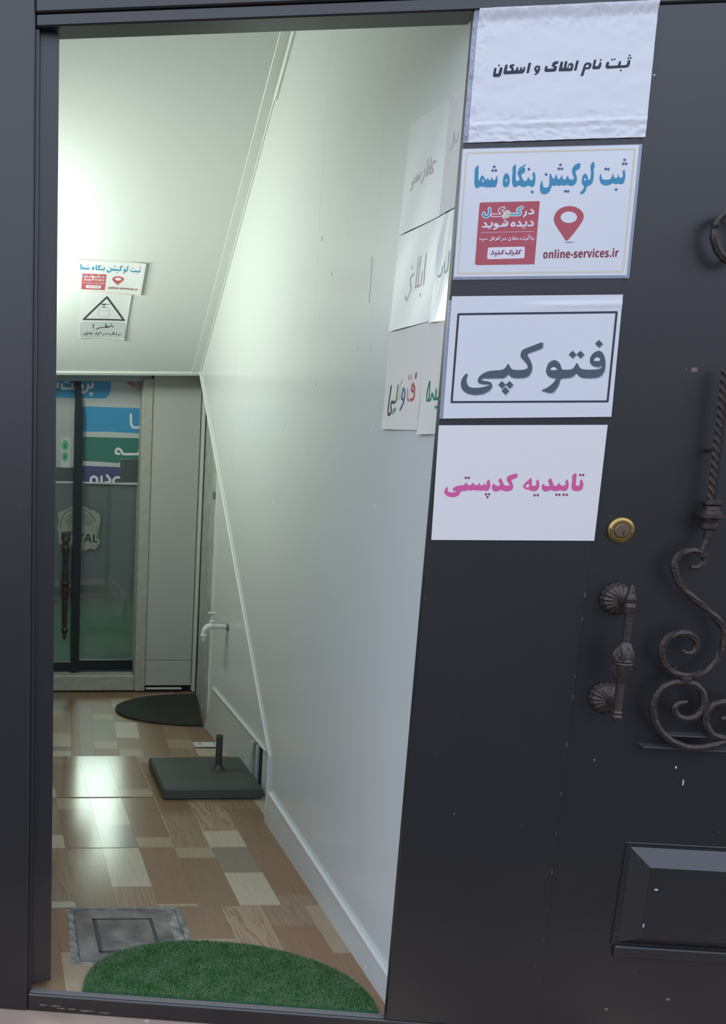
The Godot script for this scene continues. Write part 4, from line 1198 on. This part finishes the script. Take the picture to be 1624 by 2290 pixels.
func pull_handle(t: Node3D) -> void:
	var hx := Vector3(0.923, 0.0, 0.052)
	var h := MB.new()
	h.lathe([[0.0, 0.957], [0.004, 0.953], [0.0055, 0.945], [0.0065, 0.938], [0.009, 0.934], [0.010, 0.929], [0.0085, 0.922], [0.0105, 0.915], [0.0095, 0.905], [0.0075, 0.900]], Transform3D(Basis(), hx), 16)
	# ribbed grips between the castings
	var prof := []
	for i in 15:
		var y := 0.900 - 0.0038 * i
		prof.append([0.0072, y])
		prof.append([0.0084, y - 0.0012])
		prof.append([0.0072, y - 0.0026])
	h.lathe(prof, Transform3D(Basis(), hx), 14)
	h.lathe([[0.0075, 0.846], [0.0105, 0.843], [0.0085, 0.838], [0.012, 0.836], [0.0155, 0.828], [0.0170, 0.822]], Transform3D(Basis(), hx), 16)
	var prof2 := []
	for i in 16:
		var y := 0.775 - 0.0038 * i
		prof2.append([0.0070, y])
		prof2.append([0.0082, y - 0.0012])
		prof2.append([0.0070, y - 0.0026])
	h.lathe(prof2, Transform3D(Basis(), hx), 14)
	h.lathe([[0.007, 0.716], [0.0095, 0.712], [0.0075, 0.708], [0.0105, 0.704], [0.009, 0.699], [0.005, 0.694], [0.0, 0.692]], Transform3D(Basis(), hx), 16)
	var ho := part("pull_handle", h, M.bronze, t, "ornate cast pull handle")
	# leafy swellings above and below the collar
	for k in [[0.822, 0.838, 0.846, 1.0], [0.800, 0.788, 0.775, -1.0]]:
		var b := MB.new()
		var n := 24
		for ring in 8:
			for i in n:
				var pts := []
				for w in [[0, 0], [0, 1], [1, 1], [1, 0]]:
					var f: float = (ring + w[0]) / 8.0
					var a: float = TAU * (i + w[1]) / n
					var rad := lerpf(0.0175, 0.0085, f * f) * (1.0 + 0.16 * cos(a * 6.0) * sin(PI * clampf(f + 0.2, 0.0, 1.0)))
					var y: float = lerpf(0.815 if k[3] > 0 else 0.805, 0.848 if k[3] > 0 else 0.772, f)
					pts.append(hx + Vector3(cos(a) * rad, y, sin(a) * rad))
				b.quad(pts[0], pts[1], pts[2], pts[3], pts[0] - hx - Vector3(0, pts[0].y, 0))
		part("leaf_cup", b, M.bronze, ho)
	var c := MB.new()
	c.lathe([[0.008, 0.817], [0.0165, 0.816], [0.0185, 0.813], [0.0165, 0.810], [0.019, 0.807], [0.0165, 0.804], [0.008, 0.803]], Transform3D(Basis(), hx), 22)
	part("collar", c, M.bronze, ho)
	# fan rosettes against the leaf, with a stub to the bar
	for y in [0.918, 0.723]:
		var r := MB.new()
		var n := 64
		var ctr := Vector3(0.926, y, -0.006)
		var rr := func(a: float, f: float) -> Vector3:
			var petal := absf(cos(a * 8.0))
			var rad := 0.030 * f * (1.0 + 0.07 * petal * f)
			var z := 0.006 + 0.016 * (1.0 - f * f) + 0.004 * petal * f * (1.0 - f * f * 0.8)
			return ctr + Vector3(cos(a) * rad, sin(a) * rad, z if f < 1.0 else 0.002)
		for ring in 7:
			for i in n:
				var f0: float = ring / 7.0
				var f1: float = (ring + 1) / 7.0
				var a0 := TAU * i / n
				var a1 := TAU * (i + 1) / n
				r.quad(rr.call(a0, f0), rr.call(a1, f0), rr.call(a1, f1), rr.call(a0, f1), Vector3(cos(a0) * 0.4, sin(a0) * 0.4, 1))
		r.sweep(PackedVector3Array([ctr + Vector3(0, 0, 0.015), ctr + Vector3(-0.001, 0, 0.035), hx + Vector3(0, y, 0)]), [0.009, 0.0075, 0.007], 12, Vector3.UP)
		part("rosette", r, M.bronze, ho)

func grille(t: Node3D) -> void:
	# wrought iron on the leaf: a twisted bar, a collar, scrolls
	var g := MB.new()
	var z := 0.022
	var path := PackedVector3Array()
	for i in 181:
		path.append(Vector3(lerpf(1.0553, 1.0505, i / 180.0), lerpf(1.098, 1.345, i / 180.0), z))
	g.sweep(path, [0.0076], 4, Vector3(0, 0, 1), 105.0, false)
	var go := part("grille_bar", g, M.iron, t, "twisted iron bar")
	var c := MB.new()
	c.lathe([[0.0, 1.112], [0.013, 1.111], [0.0175, 1.107], [0.0175, 1.103], [0.0125, 1.100], [0.0135, 1.094], [0.0195, 1.086], [0.0245, 1.083], [0.0245, 1.079], [0.015, 1.077], [0.013, 1.070], [0.0165, 1.065], [0.0165, 1.059], [0.008, 1.056], [0.0, 1.055]], Transform3D(Basis(Vector3.UP, PI / 4), Vector3(1.0563, 0, z)), 4)
	part("collar", c, M.iron, go)
	var st := MB.new()
	st.sweep(PackedVector3Array([Vector3(1.0572, 1.058, z), Vector3(1.0566, 1.038, z), Vector3(1.0520, 1.020, z), Vector3(1.0500, 1.006, z)]), [0.0075, 0.0068, 0.0062, 0.006], 8, Vector3(0, 0, 1), 0.0, false, 0.05)
	part("stub", st, M.iron, go)
	var k := 0
	for l in SCROLLS + SCROLL_RING:
		var p := PackedVector3Array()
		var pl := PackedVector2Array()
		for i in range(0, l.size(), 2):
			pl.append(Vector2(l[i], l[i + 1]))
		for q in chaikin(pl, false, 2):
			p.append(Vector3(q.x, q.y, z - 0.001 * k))
		var b := MB.new()
		var rad := []
		for i in p.size():
			var f := float(i) / (p.size() - 1)
			rad.append(0.0066 * (1.0 - 0.45 * smoothstep(0.90, 1.0, f)) * (1.0 - 0.35 * (1.0 - smoothstep(0.0, 0.06, f))))
		b.sweep(p, rad, 6, Vector3(0, 0, 1), 0.0 if k != 0 else 18.0, false, 0.07, 20 + k)
		part("scroll", b, M.iron, t, "wrought iron scroll")
		k += 1
	var w := MB.new()
	w.sweep(PackedVector3Array([Vector3(1.041, 0.773, z), Vector3(1.059, 0.773, z)]), [0.007], 8, Vector3(0, 0, 1), 0.0, false, 0.1)
	w.sweep(PackedVector3Array([Vector3(1.092, 0.729, z), Vector3(1.0925, 0.712, z)]), [0.007], 8, Vector3(0, 0, 1), 0.0, false, 0.1)
	part("weld", w, M.iron, t)
	for q in [[0.995, 0.634, 1.0615, 0.6324], [1.075, 0.6322, 1.16, 0.6310], [1.031, 0.6590, 1.107, 0.6574]]:
		var r := MB.new()
		r.box(Vector3(q[0], q[1] - 0.002, -0.008), Vector3(q[2], q[3] + 0.0025, 0.018), 0.0008)
		part("mounting_strip", r, M.weld, t)
	for y in [0.80, 0.93, 1.2]:
		var n := MB.new()
		n.sweep(PackedVector3Array([Vector3(1.031 if y < 0.9 else 1.053, y if y != 0.80 else 0.7935, z), Vector3(1.031 if y < 0.9 else 1.053, y if y != 0.80 else 0.7935, -0.007)]), [0.004], 8, Vector3.UP)
		if y != 0.93:
			part("standoff", n, M.iron, t)

func open_leaf() -> void:
	var t := thing("door_2", "open door leaf", "", P(-0.16, 0.1, 0), "", "structure")
	var f := Transform3D(Basis(EU, Vector3.UP, -EV), Vector3(-0.1665, 0, -0.031))
	var l := MB.new()
	l.prism(PackedVector2Array([Vector2(-0.0195, 0.018), Vector2(0.0235, 0.020), Vector2(0.0165, 1.9535), Vector2(0.010, 1.9565), Vector2(-0.0195, 1.9565)]), f, -0.72, 0.0)
	part("leaf", l, M.door, t)

# ---------------------------------------------------------------- papers
func door_corners(c: Array, z: float) -> Array:
	var r := []
	for i in 4:
		r.append(Vector3(c[i * 2], c[i * 2 + 1], z))
	return r

func door_papers() -> void:
	var nz := FastNoiseLite.new()
	nz.seed = 14
	nz.frequency = 1.0
	nz.fractal_octaves = 3
	var bend1 := func(s: float, t: float) -> float:
		# creases of the sleeve: strongest along the foot and in the top corners
		var low := smoothstep(0.70, 0.95, t)
		var high := smoothstep(0.30, 0.05, t)
		var side := smoothstep(0.12, 0.0, s)
		return 0.0014 + 0.0046 * (1.0 - smoothstep(0.0, 0.10, t)) + 0.0007 * nz.get_noise_2d(s * 4.0, t * 4.0) + low * 0.0012 * nz.get_noise_2d(s * 9.0 + t * 16.0, t * 11.0 - s * 5.0) + (high + side) * 0.0011 * nz.get_noise_2d(s * 13.0 - 4.0, t * 8.0 + s * 9.0) + 0.0012 * smoothstep(0.845, 0.86, t) * (1.0 - smoothstep(0.86, 0.91, t))
	var s1 := sheet(door_corners(P1_C, 0.0015), Vector3(0, 0, 1), bend1)
	var t1 := thing("paper_sign", "crinkled plastic sleeve with one slanted dark Persian line, topmost paper on the door", "sign", Vector3(0.73, 1.74, 0.002), "papers on the closed door leaf")
	part("sheet", sheet_body(s1, 60, 48), M.paper_sleeve, t1)
	part("lettering", shapes(P1_WORDS, s1, 0.0005, 0, Vector2.ZERO, Vector2.ZERO, shapes(P1_DOTS, s1, 0.0005, 0)), M.ink_black, t1)
	each("counter", func(l): return shapes(l, s1, 0.0008, 0), P1_HOLES, M.paper, t1)
	part("punched_edge", sheet_body(s1, 2, 24, 0.0003, -0.028, 0.02, 0.004, 1.0, -0.0002), M.film, t1, "clear punched edge of the sleeve")
	for i in 11:
		var y := (0.12 + 0.082 * i) * s1.h
		var d := PackedVector2Array()
		for k in 8:
			d.append(Vector2(-0.0042 + 0.0012 * cos(k * TAU / 8), y + 0.0022 * sin(k * TAU / 8)))
		var h1 := MB.new()
		fill(h1, d, s1, 0.0006)
		part("punch_mark", h1, M.hole, t1)
	# the framed map notice
	var bend2 := func(s: float, t: float) -> float:
		return 0.0012 + 0.0003 * sin(s * 7.0 + 1.0) * sin(t * 5.0)
	var s2 := sheet(door_corners(P2_C, 0.0015), Vector3(0, 0, 1), bend2)
	var t2 := thing("paper_sign", "laminated door notice with blue Persian heading, red box and red map pin", "sign", Vector3(0.726, 1.508, 0.002), "papers on the closed door leaf")
	part("laminate_edge", sheet_body(s2, 8, 8, 0.0004, -0.006, -0.006, 1.018, 1.022, -0.0004), M.film, t2, "clear edge of the laminate")
	part("sheet", sheet_body(s2, 20, 16), M.paper_sleeve, t2)
	map_print(s2, t2, Vector2.ZERO, 1.0)
	# the photocopy sheet
	var bend3 := func(s: float, t: float) -> float:
		return 0.0012 + 0.0004 * sin(s * 6.0) * sin(t * 4.0 + 1.0) + 0.0013 * smoothstep(0.06, 0.10, t + 0.03 * s) * (1.0 - smoothstep(0.10, 0.15, t + 0.03 * s)) * smoothstep(0.3, 0.7, s)
	var s3 := sheet(door_corners(P3_C, 0.0015), Vector3(0, 0, 1), bend3)
	var t3 := thing("paper_sign", "white door paper with one big grey Persian word inside a dark rectangle", "sign", Vector3(0.727, 1.256, 0.002), "papers on the closed door leaf")
	part("sheet", sheet_body(s3, 40, 32), M.paper_sleeve, t3)
	each("letter_shadow", func(l): return shapes(l, s3, 0.0004, 0, Vector2.ZERO, Vector2(0.0013, 0.0016)), P3_WORDS + P3_DOTS, M.ink_shade, t3)
	each("lettering", func(l): return shapes(l, s3, 0.0007, 1), P3_WORDS, M.ink_grey, t3)
	each("letter_dot", func(l): return shapes(l, s3, 0.0007, 0), P3_DOTS, M.ink_grey, t3)
	each("counter", func(l): return shapes(l, s3, 0.0010), P3_HOLES, M.paper, t3)
	part("border", strokes(P3_BORDER, s3, 0.0037, 0.0006, 0, Vector2.ZERO, true), M.ink_black, t3)
	part("punched_edge", sheet_body(s3, 2, 12, 0.0003, -0.022, 0.03, 0.004, 1.0, -0.0002), M.film, t3, "clear punched edge of the sleeve")
	for i in 6:
		var y := (0.09 + 0.03 * i) * s3.h
		var d := PackedVector2Array()
		for k in 8:
			d.append(Vector2(-0.0035 + 0.0011 * cos(k * TAU / 8), y + 0.0016 * sin(k * TAU / 8)))
		var h3 := MB.new()
		fill(h3, d, s3, 0.0006)
		part("punch_mark", h3, M.hole, t3)
	# the pink line
	var s4 := sheet(door_corners(P4_C, 0.0015), Vector3(0, 0, 1), func(_s: float, _t: float) -> float: return 0.001)
	var t4 := thing("paper_sign", "plain white card with one line of pink Persian lettering, lowest of the four door papers", "sign", Vector3(0.724, 1.026, 0.002), "papers on the closed door leaf")
	part("sheet", sheet_body(s4, 4, 4, 0.001), M.paper_card, t4)
	var w4 := shapes(P4_WORDS, s4, 0.0006, 1)
	part("lettering", w4, M.ink_pink, t4)
	each("letter_dot", func(l): return shapes(l, s4, 0.0006, 0), P4_DOTS, M.ink_plum, t4)
	each("counter", func(l): return shapes(l, s4, 0.0009), P4_HOLES, M.paper_card, t4)

func map_print(s: Sheet, t: Node3D, ref: Vector2, k: float) -> void:
	# heading, red box, map pin and address; ref is the size the lists were drawn for
	var bor := MB.new()
	var i0 := 0.0065 * k
	var cs := [Vector2(i0, i0), Vector2(s.w - i0, i0), Vector2(s.w - i0, s.h - i0), Vector2(i0, s.h - i0)]
	for i in 4:
		var a: Vector2 = cs[i]
		var b: Vector2 = cs[(i + 1) % 4]
		var o := (b - a).normalized().orthogonal() * 0.0012 * k
		fill(bor, PackedVector2Array([a + o, b + o, b - o, a - o]), s, 0.0005)
	part("border", bor, M.ink_cream, t)
	var w := shapes(P2_WORDS, s, 0.0005, 1, ref)
	part("heading", w, M.ink_blue, t)
	each("letter_dot", func(l): return shapes(l, s, 0.0005, 0, ref), P2_DOTS, M.ink_navy, t)
	each("counter", func(l): return shapes(l, s, 0.0008, 1, ref), P2_HOLES, M.paper, t)
	part("red_box", shapes([P2_BOX[0]], s, 0.0005, 0, ref), M.ink_red, t)
	part("button", shapes([P2_BOX[1]], s, 0.0008, 1, ref), M.ink_white, t)
	var wh := strokes(P2_WHITE, s, 0.0029 * k, 0.0008, 2, ref)
	shapes(P2_WHITE_DOTS, s, 0.0008, 0, ref, Vector2.ZERO, wh)
	shapes(P2_SMALL_DOTS, s, 0.0008, 0, ref, Vector2.ZERO, wh)
	strokes(P2_SMALL, s, 0.0013 * k, 0.0008, 1, ref, false, wh)
	strokes(P2_RULE, s, 0.0006 * k, 0.0008, 1, ref, false, wh)
	strokes(P2_OUTLINE, s, 0.0062 * k, 0.0008, 2, ref, false, wh)
	part("white_lettering", wh, M.ink_white, t)
	var col := [M.ink_teal, M.ink_yellow, M.ink_red, M.ink_blue]
	for i in 4:
		part("coloured_letter", strokes([P2_OUTLINE[i]], s, 0.0030 * k, 0.0011, 2, ref), col[i], t)
	var bt := strokes(P2_BUTTON, s, 0.0020 * k, 0.0011, 2, ref)
	shapes(P2_BUTTON_DOTS, s, 0.0011, 0, ref, Vector2.ZERO, bt)
	part("button_lettering", bt, M.ink_maroon, t)
	part("map_pin", shapes([P2_PIN[0]], s, 0.0005, 1, ref), M.ink_red, t)
	part("pin_eye", shapes([P2_PIN[1]], s, 0.0008, 1, ref), M.paper, t)
	part("pin_foot", shapes([P2_PIN[2]], s, 0.0003, 1, ref), M.ink_shade, t)
	var u := points(P2_URL[0], s, ref)
	lettering("online-services.ir", s, u[0], u[1], 0.0155 * k, 0.0005, M.ink_red, t)

func on_wall(v: float, h: float) -> Vector3:
	return P(0.5895, v, h)

func word_on(t: Node3D, s: Sheet, lists: Array, box: Rect2, src: Rect2, width: float, m: Material, called := "lettering") -> void:
	# strokes drawn in their own units, fitted into a box on the sheet
	var mb := MB.new()
	for l in lists:
		var q := []
		for i in range(0, l.size(), 2):
			q.append((box.position.x + (l[i] - src.position.x) / src.size.x * box.size.x) * 10000.0)
			q.append((box.position.y + (l[i + 1] - src.position.y) / src.size.y * box.size.y) * 10000.0)
		strokes([q], s, width, 0.0006, 2, Vector2.ZERO, false, mb)
	part(called, mb, m, t)

func wall_papers() -> void:
	# sheets on the inner wall, two columns, partly over one another
	var inn := -EU
	var lay := [
		[[0.197, 1.842], [0.022, 1.842], [0.028, 1.634], [0.213, 1.627], 0, "white sheet with faint reddish writing on the corridor wall, top left of the group"],
		[[0.0205, 1.845], [-0.046, 1.845], [-0.046, 1.640], [0.026, 1.634], 1, "narrow strip of white sheet with faint teal writing, top right beside the door edge"],
		[[0.213, 1.625], [0.026, 1.632], [0.030, 1.440], [0.229, 1.432], 2, "sleeved white sheet with faint red writing on the corridor wall, middle left"],
		[[0.0245, 1.632], [-0.046, 1.638], [-0.046, 1.436], [0.028, 1.436], 3, "curling white sheet with teal writing beside the door edge, middle right"],
		[[0.226, 1.430], [0.052, 1.437], [0.056, 1.228], [0.232, 1.225], 4, "corridor wall sheet with one word in red, blue, yellow and green letters"],
		[[0.050, 1.437], [-0.046, 1.437], [-0.046, 1.223], [0.045, 1.220], 5, "white sheet with a green word, half hidden by the door edge, bottom right"],
	]
	for k in lay:
		var c := []
		for i in 4:
			c.append(on_wall(k[i][0], k[i][1]))
		var curl: float = 0.0035 if k[4] in [3, 5] else 0.0018
		var s := sheet(c, inn, func(a: float, b: float) -> float: return 0.0012 + curl * (pow(b, 4.0) * (1.0 - a) * 1.3 + 0.4 * pow(1.0 - a, 4.0)) + 0.0006 * sin(a * 8.0 + b * 5.0))
		var t := thing("paper_notice", k[5], "paper", (c[2] + c[3]) / 2.0, "papers on the corridor wall")
		part("sheet", sheet_body(s, 14, 14), M.paper_sleeve if k[4] in [0, 2, 3] else M.paper_card, t)
		var src := Rect2(0, 0, 100, 60)
		match k[4]:
			0:
				word_on(t, s, [[98, 20, 88, 14, 82, 26, 92, 34, 80, 36], [78, 6, 78, 34], [72, 20, 71, 34, 62, 34], [66, 6, 64, 34], [56, 20, 54, 36, 46, 44], [40, 22, 38, 34, 32, 34, 31, 22, 28, 34, 24, 34, 23, 22], [23, 34, 14, 34, 14, 26], [14, 34, 4, 32, 12, 42, 2, 46]], Rect2(0.03, 0.085, 0.115, 0.06), src, 0.004, M.ink_faint_red)
			1:
				word_on(t, s, [[70, 20, 66, 34, 40, 34, 38, 20], [30, 10, 28, 40, 10, 44]], Rect2(0.012, 0.06, 0.05, 0.05), src, 0.004, M.ink_faint_teal)
			2:
				word_on(t, s, [[92, 4, 92, 44], [84, 26, 82, 44, 60, 44], [72, 4, 70, 44], [62, 4, 62, 44], [50, 24, 34, 28, 46, 44, 30, 60, 24, 52], [83, 56, 84, 59], [38, 12, 39, 15]], Rect2(0.035, 0.055, 0.12, 0.085), src, 0.0045, M.ink_faint_red)
			3:
				word_on(t, s, [[90, 4, 84, 44, 60, 44, 56, 24], [40, 30, 30, 50, 10, 46]], Rect2(0.008, 0.07, 0.05, 0.055), src, 0.0045, M.ink_faint_teal)
			4:
				var bx := Rect2(0.022, 0.088, 0.135, 0.075)
				word_on(t, s, [[94, 30, 86, 20, 82, 32, 94, 34, 93, 46, 82, 47]], bx, src, 0.0062, M.ink_red)
				word_on(t, s, [[95, 6, 94, 12]], bx, src, 0.0062, M.ink_maroon, "dot")
				word_on(t, s, [[80, 47, 72, 47, 70, 30], [78, 8, 79, 13], [70, 8, 71, 13]], bx, src, 0.0060, mat(lin(0.62, 0.30, 0.28), 0.7))
				word_on(t, s, [[60, 46, 50, 44, 54, 26, 62, 34, 60, 50, 50, 62]], bx, src, 0.0062, M.ink_navy)
				word_on(t, s, [[48, 14, 38, 20, 44, 42, 34, 44]], bx, src, 0.0055, M.ink_yellow)
				word_on(t, s, [[32, 22, 31, 48, 24, 50], [24, 62, 25, 68], [31, 60, 31, 63]], bx, src, 0.0060, M.ink_green)
				word_on(t, s, [[24, 50, 12, 48, 12, 58, 18, 66, 6, 72, 2, 60, 6, 22]], bx, src, 0.0062, M.ink_black)
			5:
				word_on(t, s, [[88, 34, 84, 46, 60, 46], [68, 30, 68, 46], [60, 46, 48, 34, 44, 48, 36, 48], [36, 48, 30, 12, 20, 34, 24, 50, 34, 46], [78, 60, 82, 62], [70, 60, 72, 62]], Rect2(0.008, 0.098, 0.085, 0.065), src, 0.0052, M.ink_green)

func ceiling_papers() -> void:
	var up := (Vector3.UP * 0.8687 - EV).normalized()
	var dn := EU.cross(up)
	var o := P(0, 2.131, 1.400)
	var c := []
	for i in 4:
		c.append(o + EU * S1_C[i * 2] + up * S1_C[i * 2 + 1])
	var s := sheet(c, dn, func(a: float, b: float) -> float: return 0.0015 + 0.006 * pow(a, 6.0) + 0.0006 * sin(a * 7.0))
	var t := thing("ceiling_sign", "smaller copy of the map notice with blue Persian heading, stuck on the sloping ceiling", "sign", (c[2] + c[3]) / 2.0)
	part("sheet", sheet_body(s, 16, 10), M.paper, t)
	map_print(s, t, Vector2(0.2954, 0.2192), 0.78)
	c = []
	for i in 4:
		c.append(o + EU * S2_C[i * 2] + up * S2_C[i * 2 + 1])
	var s2 := sheet(c, dn, func(a: float, b: float) -> float: return 0.0012 + 0.004 * pow(b, 4.0) * absf(a - 0.5) * 2.0 + 0.003 * pow(a, 8.0))
	var t2 := thing("ceiling_sign", "white warning sheet with a black triangle and a Persian danger caption, on the sloping ceiling", "sign", (c[2] + c[3]) / 2.0)
	part("sheet", sheet_body(s2, 14, 16), M.paper, t2)
	part("triangle", strokes(S2_TRI, s2, 0.0078, 0.0006, 0, Vector2.ZERO, true), M.ink_black, t2)
	part("pictogram", strokes([S2_LAMP[1], S2_LAMP[2], S2_LAMP[3]], s2, 0.0026, 0.0006, 0, Vector2.ZERO, false, strokes([S2_LAMP[0]], s2, 0.006, 0.0006, 0)), M.ink_black, t2)
	part("pictogram_outline", strokes(S2_CIRCLE, s2, 0.0012, 0.0006, 0), M.ink_shade, t2)
	part("caption_box", shapes(S2_BOX, s2, 0.0005, 1), mat(lin(0.58, 0.62, 0.62), 0.7), t2)
	part("caption_outline", strokes(S2_BOX, s2, 0.0014, 0.0008, 0, Vector2.ZERO, true), M.ink_shade, t2)
	each("letter_dot", func(l): return shapes(l, s2, 0.0009, 0), S2_DOTS, M.ink_black, t2)
	part("lettering", strokes(S2_LINE, s2, 0.0030, 0.0009, 1, Vector2.ZERO, false, strokes(S2_DANGER, s2, 0.0042, 0.0009)), M.ink_black, t2)

# ---------------------------------------------------------------- things on the floor, the tap
func floor_things() -> void:
	var f := corr()
	# umbrella foot
	var c := Vector3(0.462, 0.0, -1.238)
	var t := thing("umbrella_base", "flat dark rubber-covered square stand with a short steel pipe, against the right wall", "umbrella stand", f * c)
	var b := MB.new()
	b.box(Vector3(0.298, 0.0005, -1.385), Vector3(0.628, 0.041, -1.095), 0.0065, f)
	part("slab", b, M.rubber, t)
	var p := MB.new()
	var pf := Transform3D(Basis(), f * Vector3(0.518, 0.041, -1.262))
	p.lathe([[0.0, 0.0], [0.024, 0.0], [0.024, 0.002], [0.019, 0.004], [0.016, 0.010], [0.0125, 0.016], [0.0115, 0.02], [0.0115, 0.121], [0.0095, 0.122], [0.0090, 0.119], [0.0, 0.118]], pf, 20)
	part("pipe", p, mat(lin(0.085, 0.085, 0.075), 0.45, 0.4), t)
	# far half-round mat: straight side along the right wall
	var fm := thing("door_mat", "dark grey half-round mat by the far wall, its straight side to the right", "mat", f * Vector3(0.5, 0.0, -2.05))
	var pts := PackedVector2Array([Vector2(0.592, 1.838), Vector2(0.652, 2.262)])
	var mid := Vector2(0.620, 2.050)
	var ax := Vector2(0.060, 0.424) / 2.0
	for i in range(1, 28):
		var a := PI * i / 28.0
		pts.append(mid + ax * cos(a) + Vector2(-0.352, 0.012) * sin(a))
	var flatf := Transform3D(Basis(EU, EV, Vector3.UP), Vector3.ZERO)
	var m := MB.new()
	m.prism(pts, flatf, 0.0005, 0.007)
	part("pile", m, M.mat_far, fm)
	# turf mat at the sill: straight side to the street
	var cx := 0.243
	var hw := 0.315
	var dep := 0.238
	var z0 := -0.027
	var tm := thing("turf_mat", "green half-round artificial grass mat inside the threshold", "mat", Vector3(cx, 0, z0))
	var q := PackedVector2Array()
	for i in 41:
		var a := PI * i / 40.0
		q.append(Vector2(cx + hw * cos(a), dep * pow(sin(a), 0.86)))
	var body := MB.new()
	body.prism(q, Transform3D(Basis(Vector3.RIGHT, Vector3(0, 0, -1), Vector3.UP), Vector3(0, 0, z0)), 0.0005, 0.006)
	part("backing", body, M.turf, tm)
	var blade := MB.new()
	blade.flat(Vector3(-0.0011, 0, 0), Vector3(0.0011, 0, 0), Vector3(0.0007, 0.0035, 0.0010), Vector3(0, 0, 1))
	blade.flat(Vector3(-0.0011, 0, 0), Vector3(0.0007, 0.0035, 0.0010), Vector3(-0.0007, 0.0035, 0.0010), Vector3(0, 0, 1))
	blade.flat(Vector3(-0.0007, 0.0035, 0.0010), Vector3(0.0007, 0.0035, 0.0010), Vector3(0, 0.0060, 0.0032), Vector3(0, 0, 1))
	var mm := MultiMesh.new()
	mm.transform_format = MultiMesh.TRANSFORM_3D
	mm.use_colors = true
	mm.mesh = blade.mesh(Vector3.ZERO)
	var r := RandomNumberGenerator.new()
	r.seed = 77
	var nz := FastNoiseLite.new()
	nz.seed = 3
	nz.frequency = 14.0
	var spots := []
	while spots.size() < 46000:
		var x := r.randf_range(-1.0, 1.0)
		var d := r.randf()
		var lim := pow(sqrt(maxf(0.0, 1.0 - x * x)), 0.86)
		if d > lim:
			continue
		spots.append(Vector2(x * hw, d * dep))
	mm.instance_count = spots.size()
	for i in spots.size():
		var s: Vector2 = spots[i]
		var bs := Basis(Vector3.UP, r.randf() * TAU) * Basis(Vector3.RIGHT, r.randf_range(-0.7, 0.7)) * Basis.from_scale(Vector3.ONE * r.randf_range(0.7, 1.15))
		mm.set_instance_transform(i, Transform3D(bs, Vector3(s.x, 0.0055, -s.y)))
		var worn := clampf(0.5 + 0.9 * nz.get_noise_2d(s.x, s.y) + r.randf_range(-0.3, 0.3), 0.0, 1.0)
		var col := Color(0.062, 0.180, 0.050).lerp(Color(0.145, 0.245, 0.120), worn)
		if r.randf() < 0.06:
			col = Color(0.18, 0.27, 0.08)
		mm.set_instance_color(i, col)
	var mi := MultiMeshInstance3D.new()
	mi.name = "grass_blades"
	mi.multimesh = mm
	mi.material_override = M.blade
	mi.set_meta("kind", "stuff")
	tm.add_child(mi, true)
	# a flat white plastic socket strip left by the wall
	var ps := thing("plastic_strip", "flat white plastic strip with dark slots lying on the floor behind the stand", "plastic strip", f * Vector3(0.555, 0.0, -1.607))
	var pb := MB.new()
	pb.box(Vector3(0.508, 0.0005, -1.632), Vector3(0.604, 0.008, -1.588), 0.003, f)
	part("body", pb, M.white_plastic, ps)
	for x in [0.526, 0.534, 0.586]:
		var sl := MB.new()
		sl.box(Vector3(x - 0.0015, 0.0075, -1.618), Vector3(x + 0.0015, 0.0084, -1.600), 0.0003, f)
		part("slot", sl, M.slot, ps)

func tap() -> void:
	var f := corr()
	var y := 0.462
	var v := -1.612
	var t := thing("water_tap", "white plastic bib tap on the alcove wall above the skirting", "tap", f * Vector3(0.615, y, v))
	var b := MB.new()
	b.sweep(PackedVector3Array([f * Vector3(0.618, y, v), f * Vector3(0.598, y + 0.001, v), f * Vector3(0.575, y + 0.002, v), f * Vector3(0.556, y + 0.003, v), f * Vector3(0.541, y - 0.001, v), f * Vector3(0.531, y - 0.012, v), f * Vector3(0.528, y - 0.028, v)]), [0.0085, 0.0085, 0.0105, 0.0135, 0.0120, 0.0105, 0.0095], 16, Vector3.UP)
	b.lathe([[0.0125, 0.0], [0.0125, 0.006], [0.0095, 0.010], [0.0105, 0.014], [0.0105, 0.018], [0.006, 0.021], [0.0, 0.022]], Transform3D(Basis(), f * Vector3(0.557, y + 0.004, v)), 16)
	part("body", b, M.tap, t)
	var n := MB.new()
	n.lathe([[0.0, 0.0], [0.0095, 0.0], [0.0125, 0.002], [0.0125, 0.006], [0.0095, 0.009]], Transform3D(Basis(), f * Vector3(0.528, y - 0.036, v)), 16)
	n.lathe([[0.0, 0.0], [0.0065, 0.0], [0.0075, 0.012], [0.0085, 0.018]], Transform3D(Basis(), f * Vector3(0.528, y - 0.054, v)), 14)
	part("spout", n, M.tap, t)
	var k := MB.new()
	k.lathe([[0.0, 0.0], [0.0045, 0.0], [0.0045, 0.028]], Transform3D(Basis(), f * Vector3(0.557, y + 0.024, v)), 12)
	k.box(Vector3(0.542, y + 0.049, v - 0.006), Vector3(0.572, y + 0.056, v + 0.006), 0.003, f)
	part("handle", k, M.tap, t)
	var r := MB.new()
	r.lathe([[0.0, 0.0], [0.013, 0.0], [0.013, 0.002], [0.010, 0.004], [0.0, 0.0042]], Transform3D(Basis(f.basis.z, -EU, Vector3.UP), f * Vector3(0.6155, y, v)), 18)
	part("wall_flange", r, M.badge_dark, t)
